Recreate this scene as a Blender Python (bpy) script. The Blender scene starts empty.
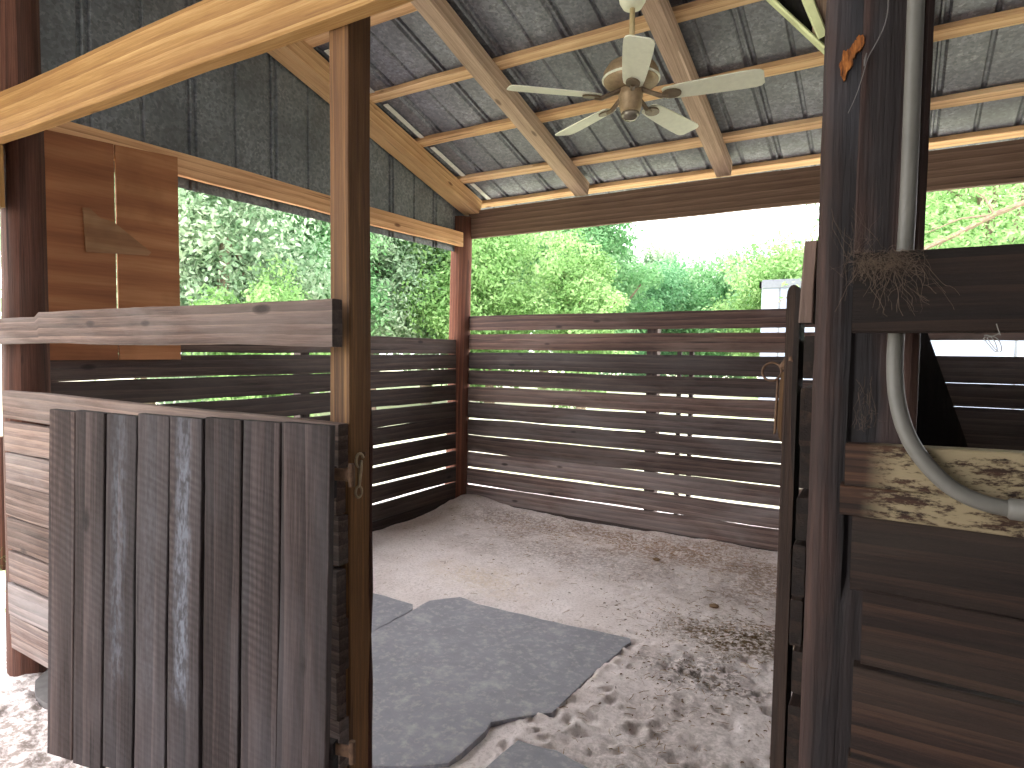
import bpy, math, random
import numpy as np
from mathutils import Vector, noise as mnoise

random.seed(7)
scene = bpy.context.scene
COL = scene.collection
PI = math.pi


def lin(r, g, b):
    f = lambda c: (c / 255 / 12.92) if c / 255 <= 0.04045 else ((c / 255 + 0.055) / 1.055) ** 2.4
    return (f(r), f(g), f(b))


# ------------------------------------------------------------------ materials
class N:
    """tiny helper around a node tree"""
    def __init__(self, name):
        self.m = bpy.data.materials.new(name)
        self.m.use_nodes = True
        self.t = self.m.node_tree
        self.t.nodes.clear()
        self.out = self.t.nodes.new('ShaderNodeOutputMaterial')
        self.b = self.t.nodes.new('ShaderNodeBsdfPrincipled')
        self.l(self.b.outputs[0], self.out.inputs['Surface'])

    def n(self, typ, **kw):
        nd = self.t.nodes.new(typ)
        for k, v in kw.items():
            if k.startswith('i_'):
                key = k[2:]
                key = int(key) if key.isdigit() else key.replace('_', ' ')
                nd.inputs[key].default_value = v
            else:
                setattr(nd, k, v)
        return nd

    def l(self, a, b):
        self.t.links.new(a, b)

    def attr(self, name):
        a = self.n('ShaderNodeAttribute')
        a.attribute_name = name
        return a

    def scaled(self, vec, s, loc=(0, 0, 0)):
        mp = self.n('ShaderNodeMapping')
        mp.inputs['Scale'].default_value = s
        mp.inputs['Location'].default_value = loc
        self.l(vec, mp.inputs['Vector'])
        return mp.outputs[0]

    def noise(self, vec, scale, detail=4, rough=.6, dist=0.0):
        nd = self.n('ShaderNodeTexNoise')
        nd.inputs['Scale'].default_value = scale
        nd.inputs['Detail'].default_value = detail
        nd.inputs['Roughness'].default_value = rough
        nd.inputs['Distortion'].default_value = dist
        if vec is not None:
            self.l(vec, nd.inputs['Vector'])
        return nd.outputs['Fac']

    def ramp(self, fac, stops, interp='LINEAR'):
        nd = self.n('ShaderNodeValToRGB')
        cr = nd.color_ramp
        cr.interpolation = interp
        while len(cr.elements) > 1:
            cr.elements.remove(cr.elements[-1])
        for i, (p, c) in enumerate(stops):
            e = cr.elements[0] if i == 0 else cr.elements.new(p)
            e.position = p
            e.color = (c, c, c, 1) if isinstance(c, (int, float)) else (*c, 1)
        self.l(fac, nd.inputs[0])
        return nd.outputs[0]

    def mix(self, fac, a, b, mode='MIX'):
        nd = self.n('ShaderNodeMix', data_type='RGBA', blend_type=mode)
        for k, v in ((0, fac), (6, a), (7, b)):
            if isinstance(v, (int, float)):
                nd.inputs[k].default_value = v
            elif isinstance(v, tuple):
                nd.inputs[k].default_value = (*v, 1)
            else:
                self.l(v, nd.inputs[k])
        return nd.outputs[2]

    def math(self, op, a, b=0.0):
        nd = self.n('ShaderNodeMath', operation=op)
        for k, v in ((0, a), (1, b)):
            if isinstance(v, (int, float)):
                nd.inputs[k].default_value = v
            else:
                self.l(v, nd.inputs[k])
        return nd.outputs[0]

    def sep(self, v):
        nd = self.n('ShaderNodeSeparateXYZ')
        self.l(v, nd.inputs[0])
        return nd.outputs

    def bump(self, h, strength, dist=.004):
        nd = self.n('ShaderNodeBump')
        nd.inputs['Strength'].default_value = strength
        nd.inputs['Distance'].default_value = dist
        self.l(h, nd.inputs['Height'])
        self.l(nd.outputs[0], self.b.inputs['Normal'])

    def done(self, color=None, rough=.8, spec=.3, metal=0.0):
        if color is not None:
            if isinstance(color, tuple):
                self.b.inputs['Base Color'].default_value = (*color, 1)
            else:
                self.l(color, self.b.inputs['Base Color'])
        if isinstance(rough, (int, float)):
            self.b.inputs['Roughness'].default_value = rough
        else:
            self.l(rough, self.b.inputs['Roughness'])
        self.b.inputs['Specular IOR Level'].default_value = spec
        self.b.inputs['Metallic'].default_value = metal
        return self.m


def wood(name, dark, mid, light, ring=1.0, gray=None, grayamt=0.0, rough=.85, spec=.25, knots=True,
         bump=.5, saw=False, stain=False, knotcol=None):
    k = N(name)
    g = k.attr('gco').outputs['Vector']
    fib = k.noise(k.scaled(g, (3.5, 130, 130)), 1.0, 6, .75)
    band = k.noise(k.scaled(g, (.7, 9, 9)), 1.0, 4, .6, .6)
    # growth rings stretched along the board
    sx = k.scaled(g, (.55, 7, 7))
    wv = k.n('ShaderNodeTexWave', wave_type='BANDS', bands_direction='Y', wave_profile='SAW')
    wv.inputs['Scale'].default_value = .9 * ring
    wv.inputs['Distortion'].default_value = 5.0
    wv.inputs['Detail'].default_value = 2.5
    wv.inputs['Detail Scale'].default_value = .8
    k.l(sx, wv.inputs['Vector'])
    v = k.math('ADD', k.math('MULTIPLY', fib, .62), k.math('MULTIPLY', band, .4))
    v = k.math('ADD', k.math('MULTIPLY', v, .82), k.math('MULTIPLY', wv.outputs['Fac'], .16))
    c = k.ramp(v, [(.3, dark), (.5, mid), (.68, light)])
    if gray is not None:
        gm = k.noise(k.scaled(g, (1.1, 5, 5), (3.1, 1.7, 0)), 1.0, 5, .6, .4)
        c = k.mix(k.ramp(gm, [(.42, 0), (.68, grayamt)]), c, gray)
    # long dark cracks
    ck = k.noise(k.scaled(g, (.9, 26, 26), (7, 3, 1)), 1.0, 3, .5)
    c = k.mix(k.ramp(ck, [(.27, .75), (.34, 0)]), c, tuple(.3 * x for x in dark))
    if knots:
        vo = k.n('ShaderNodeTexVoronoi', feature='F1')
        vo.inputs['Scale'].default_value = 1.0
        k.l(k.scaled(g, (2.3, 6, 6)), vo.inputs['Vector'])
        kn = k.ramp(vo.outputs['Distance'], [(.05, .8), (.085, .5), (.11, 0)])
        c = k.mix(kn, c, knotcol or tuple(.6 * x for x in dark))
    h = k.math('ADD', fib, k.math('MULTIPLY', ck, .8))
    if saw:
        loc = k.attr('loc').outputs['Vector']
        w2 = k.n('ShaderNodeTexWave', wave_type='BANDS', bands_direction='DIAGONAL')
        w2.inputs['Scale'].default_value = 26
        w2.inputs['Distortion'].default_value = 2.5
        w2.inputs['Detail'].default_value = 1
        k.l(k.scaled(loc, (1, .02, .3)), w2.inputs['Vector'])
        sm = k.noise(k.scaled(g, (1.5, 3, 3), (2, 9, 4)), 1.0, 2, .5)
        amt = k.ramp(sm, [(.42, 0), (.6, .5)])
        c = k.mix(k.math('MULTIPLY', amt, w2.outputs['Fac']), c, tuple(.55 * x for x in mid))
        h = k.math('ADD', h, k.math('MULTIPLY', w2.outputs['Fac'], .25))
    if stain:
        loc = k.attr('loc').outputs['Vector']
        tint2 = k.attr('stain').outputs['Fac']
        s = k.sep(loc)
        wob = k.noise(k.scaled(g, (5, 8, 8)), 1.0, 4, .7)
        ac = k.math('ADD', k.math('ABSOLUTE', k.math('ADD', s[1], -.12)), k.math('MULTIPLY', wob, .75))
        mk = k.ramp(ac, [(.62, 1), (1.0, 0)])
        al = k.ramp(k.math('ADD', s[0], k.math('MULTIPLY', wob, .3)), [(.05, .25), (.3, .8), (.9, .9), (.99, 0)])
        spk = k.ramp(k.noise(k.scaled(g, (30, 90, 90)), 1.0, 3, .6), [(.4, .25), (.6, 1)])
        c = k.mix(k.math('MULTIPLY', k.math('MULTIPLY', mk, al), k.math('MULTIPLY', spk, tint2)), c, lin(118, 121, 130))
    tint = k.attr('tint').outputs['Color']
    c = k.mix(1.0, c, tint, 'MULTIPLY')
    k.bump(h, bump, .006)
    return k.done(c, rough, spec)


M = {}
M['dark'] = wood('dark weathered plank', lin(36, 28, 26), lin(78, 63, 58), lin(120, 100, 92), gray=lin(125, 118, 116), grayamt=.45, rough=.72, spec=.35)
M['gate'] = wood('gate plank', lin(27, 22, 22), lin(57, 48, 47), lin(92, 79, 77), gray=lin(88, 86, 90), grayamt=.5, ring=.7, saw=True, stain=True, bump=.6)
M['front'] = wood('front rail plank', lin(48, 36, 32), lin(94, 76, 69), lin(142, 121, 111), gray=lin(148, 142, 140), grayamt=.4, ring=1.3, bump=.8)
M['pine'] = wood('pale pine', lin(150, 108, 78), lin(214, 178, 140), lin(236, 208, 172), rough=.75, knotcol=lin(92, 50, 30), bump=.3, gray=lin(150, 118, 88), grayamt=.4)
M['rafter'] = wood('greyed rafter', lin(120, 100, 88), lin(178, 156, 140), lin(204, 184, 168), rough=.8, bump=.3)
M['header'] = wood('yellow header lumber', lin(98, 66, 34), lin(142, 108, 64), lin(180, 148, 102), rough=.7, bump=.25, gray=lin(120, 84, 48), grayamt=.5)
M['post'] = wood('treated post', lin(52, 35, 23), lin(92, 68, 44), lin(132, 104, 68), rough=.75, bump=.35, gray=lin(90, 62, 44), grayamt=.5)
M['beam'] = wood('brown beam', lin(70, 52, 44), lin(104, 84, 72), lin(130, 110, 96), rough=.7, bump=.3, knots=False)
M['log'] = wood('round log', lin(44, 25, 20), lin(92, 58, 46), lin(128, 88, 72), rough=.8, bump=.8, gray=lin(88, 72, 66), grayamt=.5)
M['dim'] = wood('dark stall plank', lin(16, 10, 8), lin(40, 28, 23), lin(72, 53, 41), gray=lin(70, 62, 55), grayamt=.35, bump=.7, rough=.75)


def charred():
    k = N('charred post')
    g = k.attr('gco').outputs['Vector']
    loc = k.attr('loc').outputs['Vector']
    fib = k.noise(k.scaled(g, (2.5, 60, 60)), 1.0, 5, .65)
    band = k.noise(k.scaled(g, (1, 10, 10)), 1.0, 4, .6, .5)
    v = k.math('ADD', k.math('MULTIPLY', fib, .5), k.math('MULTIPLY', band, .5))
    c = k.ramp(v, [(.3, lin(20, 13, 12)), (.5, lin(46, 31, 27)), (.7, lin(80, 58, 50))])
    s = k.sep(loc)                     # s0 height in metres, s1 across -1..1
    wob = k.noise(k.scaled(g, (3, 10, 10), (4, 2, 0)), 1.0, 4, .6)
    ac = k.math('ADD', k.math('ABSOLUTE', k.math('ADD', s[1], .1)), k.math('MULTIPLY', k.math('ADD', wob, -.5), 1.5))
    c = k.mix(k.ramp(ac, [(.35, .85), (.75, 0)]), c, lin(14, 12, 15))
    bl = k.noise(k.scaled(g, (2, 4, 4), (9, 5, 5)), 1.0, 4, .6)
    c = k.mix(k.ramp(bl, [(.5, 0), (.66, .5)]), c, lin(52, 52, 57))
    ck = k.noise(k.scaled(g, (.8, 30, 30), (7, 3, 1)), 1.0, 3, .5)
    c = k.mix(k.ramp(ck, [(.28, .9), (.36, 0)]), c, lin(10, 8, 8))
    tint = k.attr('tint').outputs['Color']
    c = k.mix(1.0, c, tint, 'MULTIPLY')
    k.bump(k.math('ADD', fib, ck), .8, .006)
    return k.done(c, .75, .3)


M['char'] = charred()


def rawwood():
    k = N('split raw wood')
    g = k.n('ShaderNodeTexCoord').outputs['Object']
    f = k.noise(k.scaled(g, (160, 160, 30)), 1.0, 4, .6)
    c = k.ramp(f, [(.35, lin(60, 32, 14)), (.55, lin(128, 76, 34)), (.7, lin(168, 112, 58))])
    k.bump(f, .8, .004)
    return k.done(c, .8, .2)


M['raw'] = rawwood()


def painted():
    k = N('peeling pale paint')
    g = k.attr('gco').outputs['Vector']
    fib = k.noise(k.scaled(g, (3, 70, 70)), 1.0, 5, .65)
    base = k.ramp(fib, [(.35, lin(22, 13, 9)), (.55, lin(52, 34, 24)), (.7, lin(78, 54, 38))])
    pm = k.noise(k.scaled(g, (38, 110, 110)), 1.0, 6, .75)
    big = k.noise(k.scaled(g, (5, 14, 14), (3, 3, 3)), 1.0, 3, .6)
    loc = k.attr('loc').outputs['Vector']
    s = k.sep(loc)
    edge = k.ramp(s[0], [(.03, -.5), (.11, 0)])
    tot = k.math('ADD', k.math('ADD', k.math('MULTIPLY', pm, .55), k.math('MULTIPLY', big, .5)), edge)
    mk = k.ramp(tot, [(.47, 0), (.53, 1)])
    mk2 = k.math('MULTIPLY', mk, k.ramp(s[0], [(.03, 0), (.08, 1)]))
    c = k.mix(mk2, base, lin(124, 112, 88))
    tint = k.attr('tint').outputs['Color']
    c = k.mix(1.0, c, tint, 'MULTIPLY')
    k.bump(k.math('ADD', fib, mk2), .5, .003)
    return k.done(c, .75, .25)


M['paint'] = painted()


def plywood():
    k = N('plywood')
    g = k.attr('gco').outputs['Vector']
    sx = k.scaled(g, (2.0, .8, .8))
    wv = k.n('ShaderNodeTexWave', wave_type='BANDS', bands_direction='X', wave_profile='SIN')
    wv.inputs['Scale'].default_value = .8
    wv.inputs['Distortion'].default_value = 14
    wv.inputs['Detail'].default_value = 1.2
    wv.inputs['Detail Scale'].default_value = .55
    k.l(sx, wv.inputs['Vector'])
    fib = k.noise(k.scaled(g, (70, 3, 3)), 1.0, 4, .6)
    v = k.math('ADD', k.math('MULTIPLY', wv.outputs['Fac'], .3), k.math('MULTIPLY', fib, .6))
    c = k.ramp(v, [(.1, lin(138, 92, 62)), (.45, lin(170, 118, 82)), (.8, lin(196, 146, 106))])
    st = k.noise(g, 2.2, 4, .6)
    c = k.mix(k.ramp(st, [(.5, 0), (.7, .5)]), c, lin(120, 80, 54))
    tint = k.attr('tint').outputs['Color']
    c = k.mix(1.0, c, tint, 'MULTIPLY')
    return k.done(c, .75, .25)


M['ply'] = plywood()


def galv(name, base, dust, rough, dustamt):
    k = N(name)
    g = k.n('ShaderNodeTexCoord').outputs['Object']
    vo = k.n('ShaderNodeTexVoronoi', feature='F1')
    vo.inputs['Scale'].default_value = 55
    k.l(g, vo.inputs['Vector'])
    sp = k.ramp(k.sep(vo.outputs['Color'])[0], [(0, tuple(.72 * x for x in base)), (1, tuple(1.3 * x for x in base))])
    d = k.noise(g, 26, 6, .75)
    dm = k.ramp(d, [(.54, 0), (.7, dustamt)])
    c = k.mix(dm, sp, dust)
    d2 = k.noise(g, 2.3, 4, .6)
    c = k.mix(k.ramp(d2, [(.35, .55), (.6, 0)]), c, tuple(.45 * x for x in base))
    k.bump(d, .15, .003)
    return k.done(c, rough, .4, .35)


M['roofsheet'] = galv('galvanised roof sheet', lin(114, 115, 125), lin(190, 190, 196), .5, .5)
M['gablesheet'] = galv('galvanised gable sheet', lin(116, 120, 124), lin(184, 188, 190), .6, .45)


def sand():
    k = N('stall sand')
    g = k.n('ShaderNodeTexCoord').outputs['Object']
    a = k.noise(g, 3.0, 5, .6)
    f = k.noise(g, 60, 5, .75)
    c = k.ramp(a, [(.3, lin(220, 209, 205)), (.7, lin(238, 230, 228))])
    c = k.mix(k.ramp(f, [(.35, .5), (.52, 0)]), c, lin(160, 146, 138))
    # hay and manure crumbs along the fence, plus one painted dimming of over-bright sand
    fine = k.noise(k.scaled(g, (1, 1, 1), (4, 8, 0)), 34, 5, .7)
    def patch(cx, cy, rx, ry, amt):
        p = k.n('ShaderNodeVectorMath', operation='DISTANCE')
        k.l(k.scaled(g, (1 / rx, 1 / ry, 0), (-cx / rx, -cy / ry, 0)), p.inputs[0])
        p.inputs[1].default_value = (0, 0, 0)
        wob = k.math('ADD', p.outputs['Value'], k.math('MULTIPLY', k.math('ADD', a, -.5), 1.6))
        m1 = k.ramp(wob, [(.3, amt), (1.0, 0)])
        return k.math('MULTIPLY', m1, k.ramp(fine, [(.42, 0), (.56, 1)]))
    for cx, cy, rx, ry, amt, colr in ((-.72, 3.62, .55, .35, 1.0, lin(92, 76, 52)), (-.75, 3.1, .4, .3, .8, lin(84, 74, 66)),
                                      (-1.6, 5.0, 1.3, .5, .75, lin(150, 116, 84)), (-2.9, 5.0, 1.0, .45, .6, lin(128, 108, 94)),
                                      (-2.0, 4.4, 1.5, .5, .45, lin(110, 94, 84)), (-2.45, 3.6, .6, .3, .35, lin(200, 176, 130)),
                                      (-.7, 2.3, .6, .8, .4, lin(104, 92, 84)), (-3.2, .95, 1.6, 1.2, .85, lin(128, 116, 108)), (-.5, 4.6, .7, .6, .7, lin(128, 104, 84))):  # broad front-left patch: darker colour painted in to tone down over-bright light
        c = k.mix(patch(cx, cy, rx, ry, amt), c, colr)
    k.bump(f, .4, .008)
    return k.done(c, .95, .1)


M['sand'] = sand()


def outside():
    k = N('pasture ground')
    g = k.n('ShaderNodeTexCoord').outputs['Object']
    a = k.noise(g, .35, 5, .6)
    f = k.noise(g, 12, 5, .7)
    c = k.ramp(a, [(.4, lin(222, 216, 198)), (.62, lin(196, 204, 160))])
    c = k.mix(k.ramp(f, [(.35, .4), (.6, 0)]), c, lin(110, 120, 76))
    return k.done(c, .95, .1)


M['pasture'] = outside()


def rubber():
    k = N('grey rubber mat')
    g = k.n('ShaderNodeTexCoord').outputs['Object']
    a = k.noise(g, 5, 6, .7)
    b = k.noise(k.scaled(g, (1, 1, 1), (3, 3, 0)), 28, 5, .7)
    c = k.ramp(a, [(.35, lin(116, 116, 124)), (.55, lin(134, 134, 142)), (.72, lin(168, 166, 168))])
    c = k.mix(k.ramp(b, [(.5, 0), (.72, .6)]), c, lin(190, 184, 180))
    k.bump(b, .1, .002)
    return k.done(c, k.ramp(a, [(.3, .42), (.7, .7)]), .5)


M['rubber'] = rubber()


def simple(name, col, rough=.6, spec=.4, metal=0.0, var=.12, scale=30):
    k = N(name)
    g = k.n('ShaderNodeTexCoord').outputs['Object']
    f = k.noise(g, scale, 4, .65)
    c = k.ramp(f, [(.3, tuple(x * (1 - var) for x in col)), (.7, tuple(min(1, x * (1 + var)) for x in col))])
    return k.done(c, rough, spec, metal)


M['cream'] = simple('cream fan paint', lin(226, 226, 206), .5, .4, 0, .06)
M['brass'] = simple('antique brass', lin(150, 128, 100), .5, .4, .3, .2)
M['browniron'] = simple('brown blade iron', lin(118, 102, 84), .45, .5, .5, .2)
M['fancord'] = simple('tan downrod', lin(196, 176, 136), .5, .4, .2)
M['glass'] = simple('smoked fitter', lin(120, 112, 100), .25, .6, .4)
M['pvc'] = simple('grey plastic conduit', lin(88, 86, 81), .55, .4, 0, .12, 14)
M['rust'] = simple('rusty iron', lin(92, 70, 54), .7, .4, .5, .35, 60)
M['steel'] = simple('dull snap steel', lin(146, 130, 104), .5, .5, .6, .25, 60)
M['web'] = simple('dusty cobweb', lin(92, 80, 70), .95, .05, 0, .2)
M['webdark'] = simple('dirty cobweb', lin(120, 106, 96), .95, .05, 0, .2)
M['twine'] = simple('white twine', lin(120, 118, 114), .9, .1)
M['trailer'] = simple('white trailer panel', lin(140, 150, 168), .45, .4, 0, .03, 2)
M['trailertrim'] = simple('grey trailer trim', lin(104, 108, 114), .5, .4, .2)
M['tyre'] = simple('black tyre', lin(40, 40, 42), .9, .2)
M['bark'] = simple('tree bark', lin(128, 112, 98), .9, .1, 0, .3, 20)
M['straw'] = simple('straw', lin(150, 122, 86), .9, .1, 0, .4, 3)
M['crumb'] = simple('dark crumb', lin(124, 102, 80), .95, .1, 0, .4, 9)
M['green'] = simple('greenish treated strip', lin(168, 172, 128), .7, .2, 0, .2, 20)
M['sheetlight'] = simple('painted sheet light', lin(214, 214, 210), .6, .3)
M['stone'] = simple('grey mat scrap', lin(96, 93, 92), .8, .2, 0, .2, 18)


def leafmat(name, c1, c2, c3):
    k = N(name)
    at = k.attr('lc').outputs['Fac']
    c = k.ramp(at, [(0, c1), (.5, c2), (1, c3)])
    k.l(c, k.b.inputs['Base Color'])
    k.b.inputs['Roughness'].default_value = .6
    k.b.inputs['Specular IOR Level'].default_value = .25
    tr = k.n('ShaderNodeBsdfTranslucent')
    k.l(c, tr.inputs['Color'])
    ms = k.n('ShaderNodeMixShader')
    ms.inputs[0].default_value = .5
    k.l(k.b.outputs[0], ms.inputs[1])
    k.l(tr.outputs[0], ms.inputs[2])
    k.l(ms.outputs[0], k.out.inputs['Surface'])
    return k.m


M['leafA'] = leafmat('mid green foliage', lin(86, 134, 86), lin(118, 164, 112), lin(156, 194, 146))
M['leafB'] = leafmat('yellow green foliage', lin(102, 142, 80), lin(132, 168, 104), lin(170, 200, 140))
M['leafC'] = leafmat('silvery green foliage', lin(110, 142, 108), lin(144, 170, 138), lin(186, 202, 176))
M['leafD'] = leafmat('deeper green foliage', lin(82, 130, 88), lin(108, 156, 112), lin(146, 186, 142))


# ------------------------------------------------------------------ mesh helpers
class MB:
    def __init__(self):
        self.v, self.f, self.g, self.t, self.lc, self.st = [], [], [], [], [], []

    def add(self, verts, faces, gco=None, tint=(1, 1, 1), loc=None, stain=0.0):
        o = len(self.v)
        self.v += [tuple(p) for p in verts]
        self.f += [tuple(i + o for i in f) for f in faces]
        self.g += [tuple(p) for p in (gco if gco else verts)]
        self.t += [(*tint, 1)] * len(verts)
        self.lc += [tuple(p) for p in (loc if loc else verts)]
        self.st += [stain] * len(verts)

    def build(self, name, mat, parent=None, smooth=False, origin=None):
        me = bpy.data.meshes.new(name)
        ox = Vector(origin) if origin else Vector((0, 0, 0))
        me.from_pydata([tuple(Vector(p) - ox) for p in self.v], [], self.f)
        n = len(self.v)
        a = me.attributes.new('gco', 'FLOAT_VECTOR', 'POINT')
        a.data.foreach_set('vector', np.array(self.g, dtype=np.float32).ravel())
        a = me.attributes.new('loc', 'FLOAT_VECTOR', 'POINT')
        a.data.foreach_set('vector', np.array(self.lc, dtype=np.float32).ravel())
        a = me.attributes.new('tint', 'FLOAT_COLOR', 'POINT')
        a.data.foreach_set('color', np.array(self.t, dtype=np.float32).ravel())
        a = me.attributes.new('stain', 'FLOAT', 'POINT')
        a.data.foreach_set('value', np.array(self.st, dtype=np.float32))
        me.materials.append(mat)
        if smooth:
            me.polygons.foreach_set('use_smooth', [True] * len(me.polygons))
        me.update()
        o = bpy.data.objects.new(name, me)
        COL.objects.link(o)
        if parent:
            o.parent = parent
            base = Vector((0, 0, 0))
            q = parent
            while q:
                base += q.location
                q = q.parent
            o.location = ox - base
        else:
            o.location = ox
        return o

    # sawn board swept from p0 to p1; `up` is the width direction
    def board(self, p0, p1, up, w, t, tint=(1, 1, 1), wane=.003, warp=.004, seg=.12, ch=.0025, stain=0.0, seed=None):
        p0, p1 = Vector(p0), Vector(p1)
        ax = p1 - p0
        L = ax.length
        ax.normalize()
        up = Vector(up)
        up = (up - ax * up.dot(ax)).normalized()
        nr = ax.cross(up)
        rs = random.random() * 90 if seed is None else seed
        ns = max(2, int(L / seg))
        verts, faces, gco, loc = [], [], [], []
        hw, ht = w / 2, t / 2
        prof = [(-hw, -ht + ch), (-hw + ch, -ht), (hw - ch, -ht), (hw, -ht + ch), (hw, ht - ch), (hw - ch, ht), (-hw + ch, ht), (-hw, ht - ch)]
        for i in range(ns + 1):
            s = L * i / ns
            wu = wane * 2 * (mnoise.noise(Vector((s * 2.3, rs, 1.3))))
            wl = wane * 2 * (mnoise.noise(Vector((s * 2.3, rs, 7.7))))
            bo = warp * 2 * mnoise.noise(Vector((s * .8, rs, 4.2)))
            bn = warp * mnoise.noise(Vector((s * .9, rs, 9.1)))
            for a, b in prof:
                aa = a + (wu if a > 0 else wl) + bo
                j = .0012 * mnoise.noise(Vector((s * 30, a * 80 + rs, b * 80)))
                verts.append(p0 + ax * s + up * (aa + j) + nr * (b + bn))
                gco.append((s + rs * 3.7, a + rs * 1.3, b + rs * .7))
                loc.append((s, a / hw, b / ht))
        for i in range(ns):
            for k in range(8):
                a, b = i * 8 + k, i * 8 + (k + 1) % 8
                faces.append((a, b, b + 8, a + 8))
        self.add(verts, faces, gco, tint, loc, stain)
        et = tuple(c * .5 for c in tint)          # end grain is darker
        self.add(verts[:8], [tuple(range(7, -1, -1))], gco[:8], et, loc[:8])
        self.add(verts[-8:], [tuple(range(8))], gco[-8:], et, loc[-8:])

    # tube along points, radius list
    def tube(self, pts, rad, n=12, tint=(1, 1, 1), rough=0.0, cap=True, seed=None):
        pts = [Vector(p) for p in pts]
        m = len(pts)
        rad = rad if isinstance(rad, (list, tuple)) else [rad] * m
        rs = random.random() * 50 if seed is None else seed
        verts, faces, gco = [], [], []
        prev = None
        s = 0
        for i in range(m):
            d = (pts[min(i + 1, m - 1)] - pts[max(i - 1, 0)]).normalized()
            if prev is None:
                a = Vector((0, 0, 1)) if abs(d.z) < .9 else Vector((1, 0, 0))
                u = (a - d * a.dot(d)).normalized()
            else:
                u = (prev - d * prev.dot(d)).normalized()
            prev = u
            v = d.cross(u)
            if i:
                s += (pts[i] - pts[i - 1]).length
            for k in range(n):
                th = 2 * PI * k / n
                r = rad[i] * (1 + rough * mnoise.noise(Vector((math.cos(th) * 1.6 + rs, math.sin(th) * 1.6, s * 2.2))))
                verts.append(pts[i] + u * (r * math.cos(th)) + v * (r * math.sin(th)))
                gco.append((s + rs, math.cos(th) * rad[i] * 1.6 + rs, math.sin(th) * rad[i] * 1.6))
        for i in range(m - 1):
            for k in range(n):
                a, b = i * n + k, i * n + (k + 1) % n
                faces.append((a, b, b + n, a + n))
        if cap:
            faces.append(tuple(range(n - 1, -1, -1)))
            faces.append(tuple((m - 1) * n + k for k in range(n)))
        self.add(verts, faces, gco, tint)

    def lathe(self, c, prof, n=32, tint=(1, 1, 1)):
        verts, faces = [], []
        for r, z in prof:
            for k in range(n):
                th = 2 * PI * k / n
                verts.append((c[0] + r * math.cos(th), c[1] + r * math.sin(th), c[2] + z))
        for i in range(len(prof) - 1):
            for k in range(n):
                a, b = i * n + k, i * n + (k + 1) % n
                faces.append((a, b, b + n, a + n))
        faces.append(tuple(range(n - 1, -1, -1)))
        faces.append(tuple((len(prof) - 1) * n + k for k in range(n)))
        self.add(verts, faces, None, tint)

    # closed plate: polygon outline (3-D points) extruded by vector
    def plate(self, outline, ext, tint=(1, 1, 1), grain=None):
        o = [Vector(p) for p in outline]
        e = Vector(ext)
        n = len(o)
        verts = o + [p + e for p in o]
        faces = [tuple(range(n - 1, -1, -1)), tuple(range(n, 2 * n))] + [(i, (i + 1) % n, (i + 1) % n + n, i + n) for i in range(n)]
        rs = random.random() * 40
        gco = [(p.z + rs, p.y + p.x * .3 + rs, p.x) for p in verts] if grain is None else [grain(p) for p in verts]
        self.add(verts, faces, gco, tint)

    def box(self, a, b, tint=(1, 1, 1)):
        (x0, y0, z0), (x1, y1, z1) = a, b
        self.plate([(x0, y0, z0), (x1, y0, z0), (x1, y1, z0), (x0, y1, z0)], (0, 0, z1 - z0), tint)


def tag(o, label=None, cat=None, group=None, kind=None):
    if label:
        o['label'] = label
    if cat:
        o['category'] = cat
    if group:
        o['group'] = group
    if kind:
        o['kind'] = kind
    return o


def empty(name, loc, label, cat, group=None):
    o = bpy.data.objects.new(name, None)
    COL.objects.link(o)
    o.location = loc
    o.empty_display_size = .1
    return tag(o, label, cat, group)


def one(name, mb, mat, label, cat, group=None, smooth=False, origin=None):
    return tag(mb.build(name, mat, None, smooth, origin), label, cat, group)


TN = lambda v, w=0.0: (v * (1 + w), v, v * (1 - w * .7))


def g3(r, g=None, b=None):
    return (r, r if g is None else g, r if b is None else b)


# ------------------------------------------------------------------ ground
def gh(x, y):
    z = .018 * mnoise.noise(Vector((x * 1.1, y * 1.1, 0))) + .012 * mnoise.noise(Vector((x * 3.7, y * 3.7, 2)))
    z += .007 * mnoise.noise(Vector((x * 11, y * 11, 5)))
    z += .09 * math.exp(-(((x + 3.75) / .35) ** 2 + ((y - 5.2) / .35) ** 2))       # sand banked up in the corner
    z += .03 * math.exp(-((y - 5.3) / .25) ** 2) * (1 if -3.8 < x < 0 else 0)
    if -3.5 < x < -1.3 and 1.3 < y < 3.3:                                             # hollow trodden under the mats
        z -= .012
    return z


prints = []
for _ in range(300):
    cx, cy = random.uniform(-1.35, -.2), random.uniform(1.6, 3.4)
    prints.append((cx, cy, random.uniform(.018, .045), random.uniform(.008, .02)))
for _ in range(260):
    cx, cy = random.uniform(-3.6, -.2), random.uniform(3.2, 5.2)
    prints.append((cx, cy, random.uniform(.02, .06), random.uniform(.004, .012)))
for _ in range(120):
    cx, cy = random.uniform(-3.6, -2.6), random.uniform(.6, 1.8)
    prints.append((cx, cy, random.uniform(.02, .05), random.uniform(.008, .02)))
x0, x1, y0, y1, st = -4.6, .5, .4, 5.7, .0175
nx, ny = int((x1 - x0) / st), int((y1 - y0) / st)
H = np.zeros((ny + 1, nx + 1))
for j in range(ny + 1):
    for i in range(nx + 1):
        H[j, i] = gh(x0 + i * st, y0 + j * st)
YY, XX = np.mgrid[0:ny + 1, 0:nx + 1]
XX = x0 + XX * st
YY = y0 + YY * st
for cx, cy, r, d in prints:
    q = ((XX - cx) ** 2 + (YY - cy) ** 2) / r ** 2
    H += np.where(q < 6, -d * np.exp(-q) + d * .45 * np.exp(-(np.sqrt(q) - 1.3) ** 2 * 5), 0)
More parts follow.
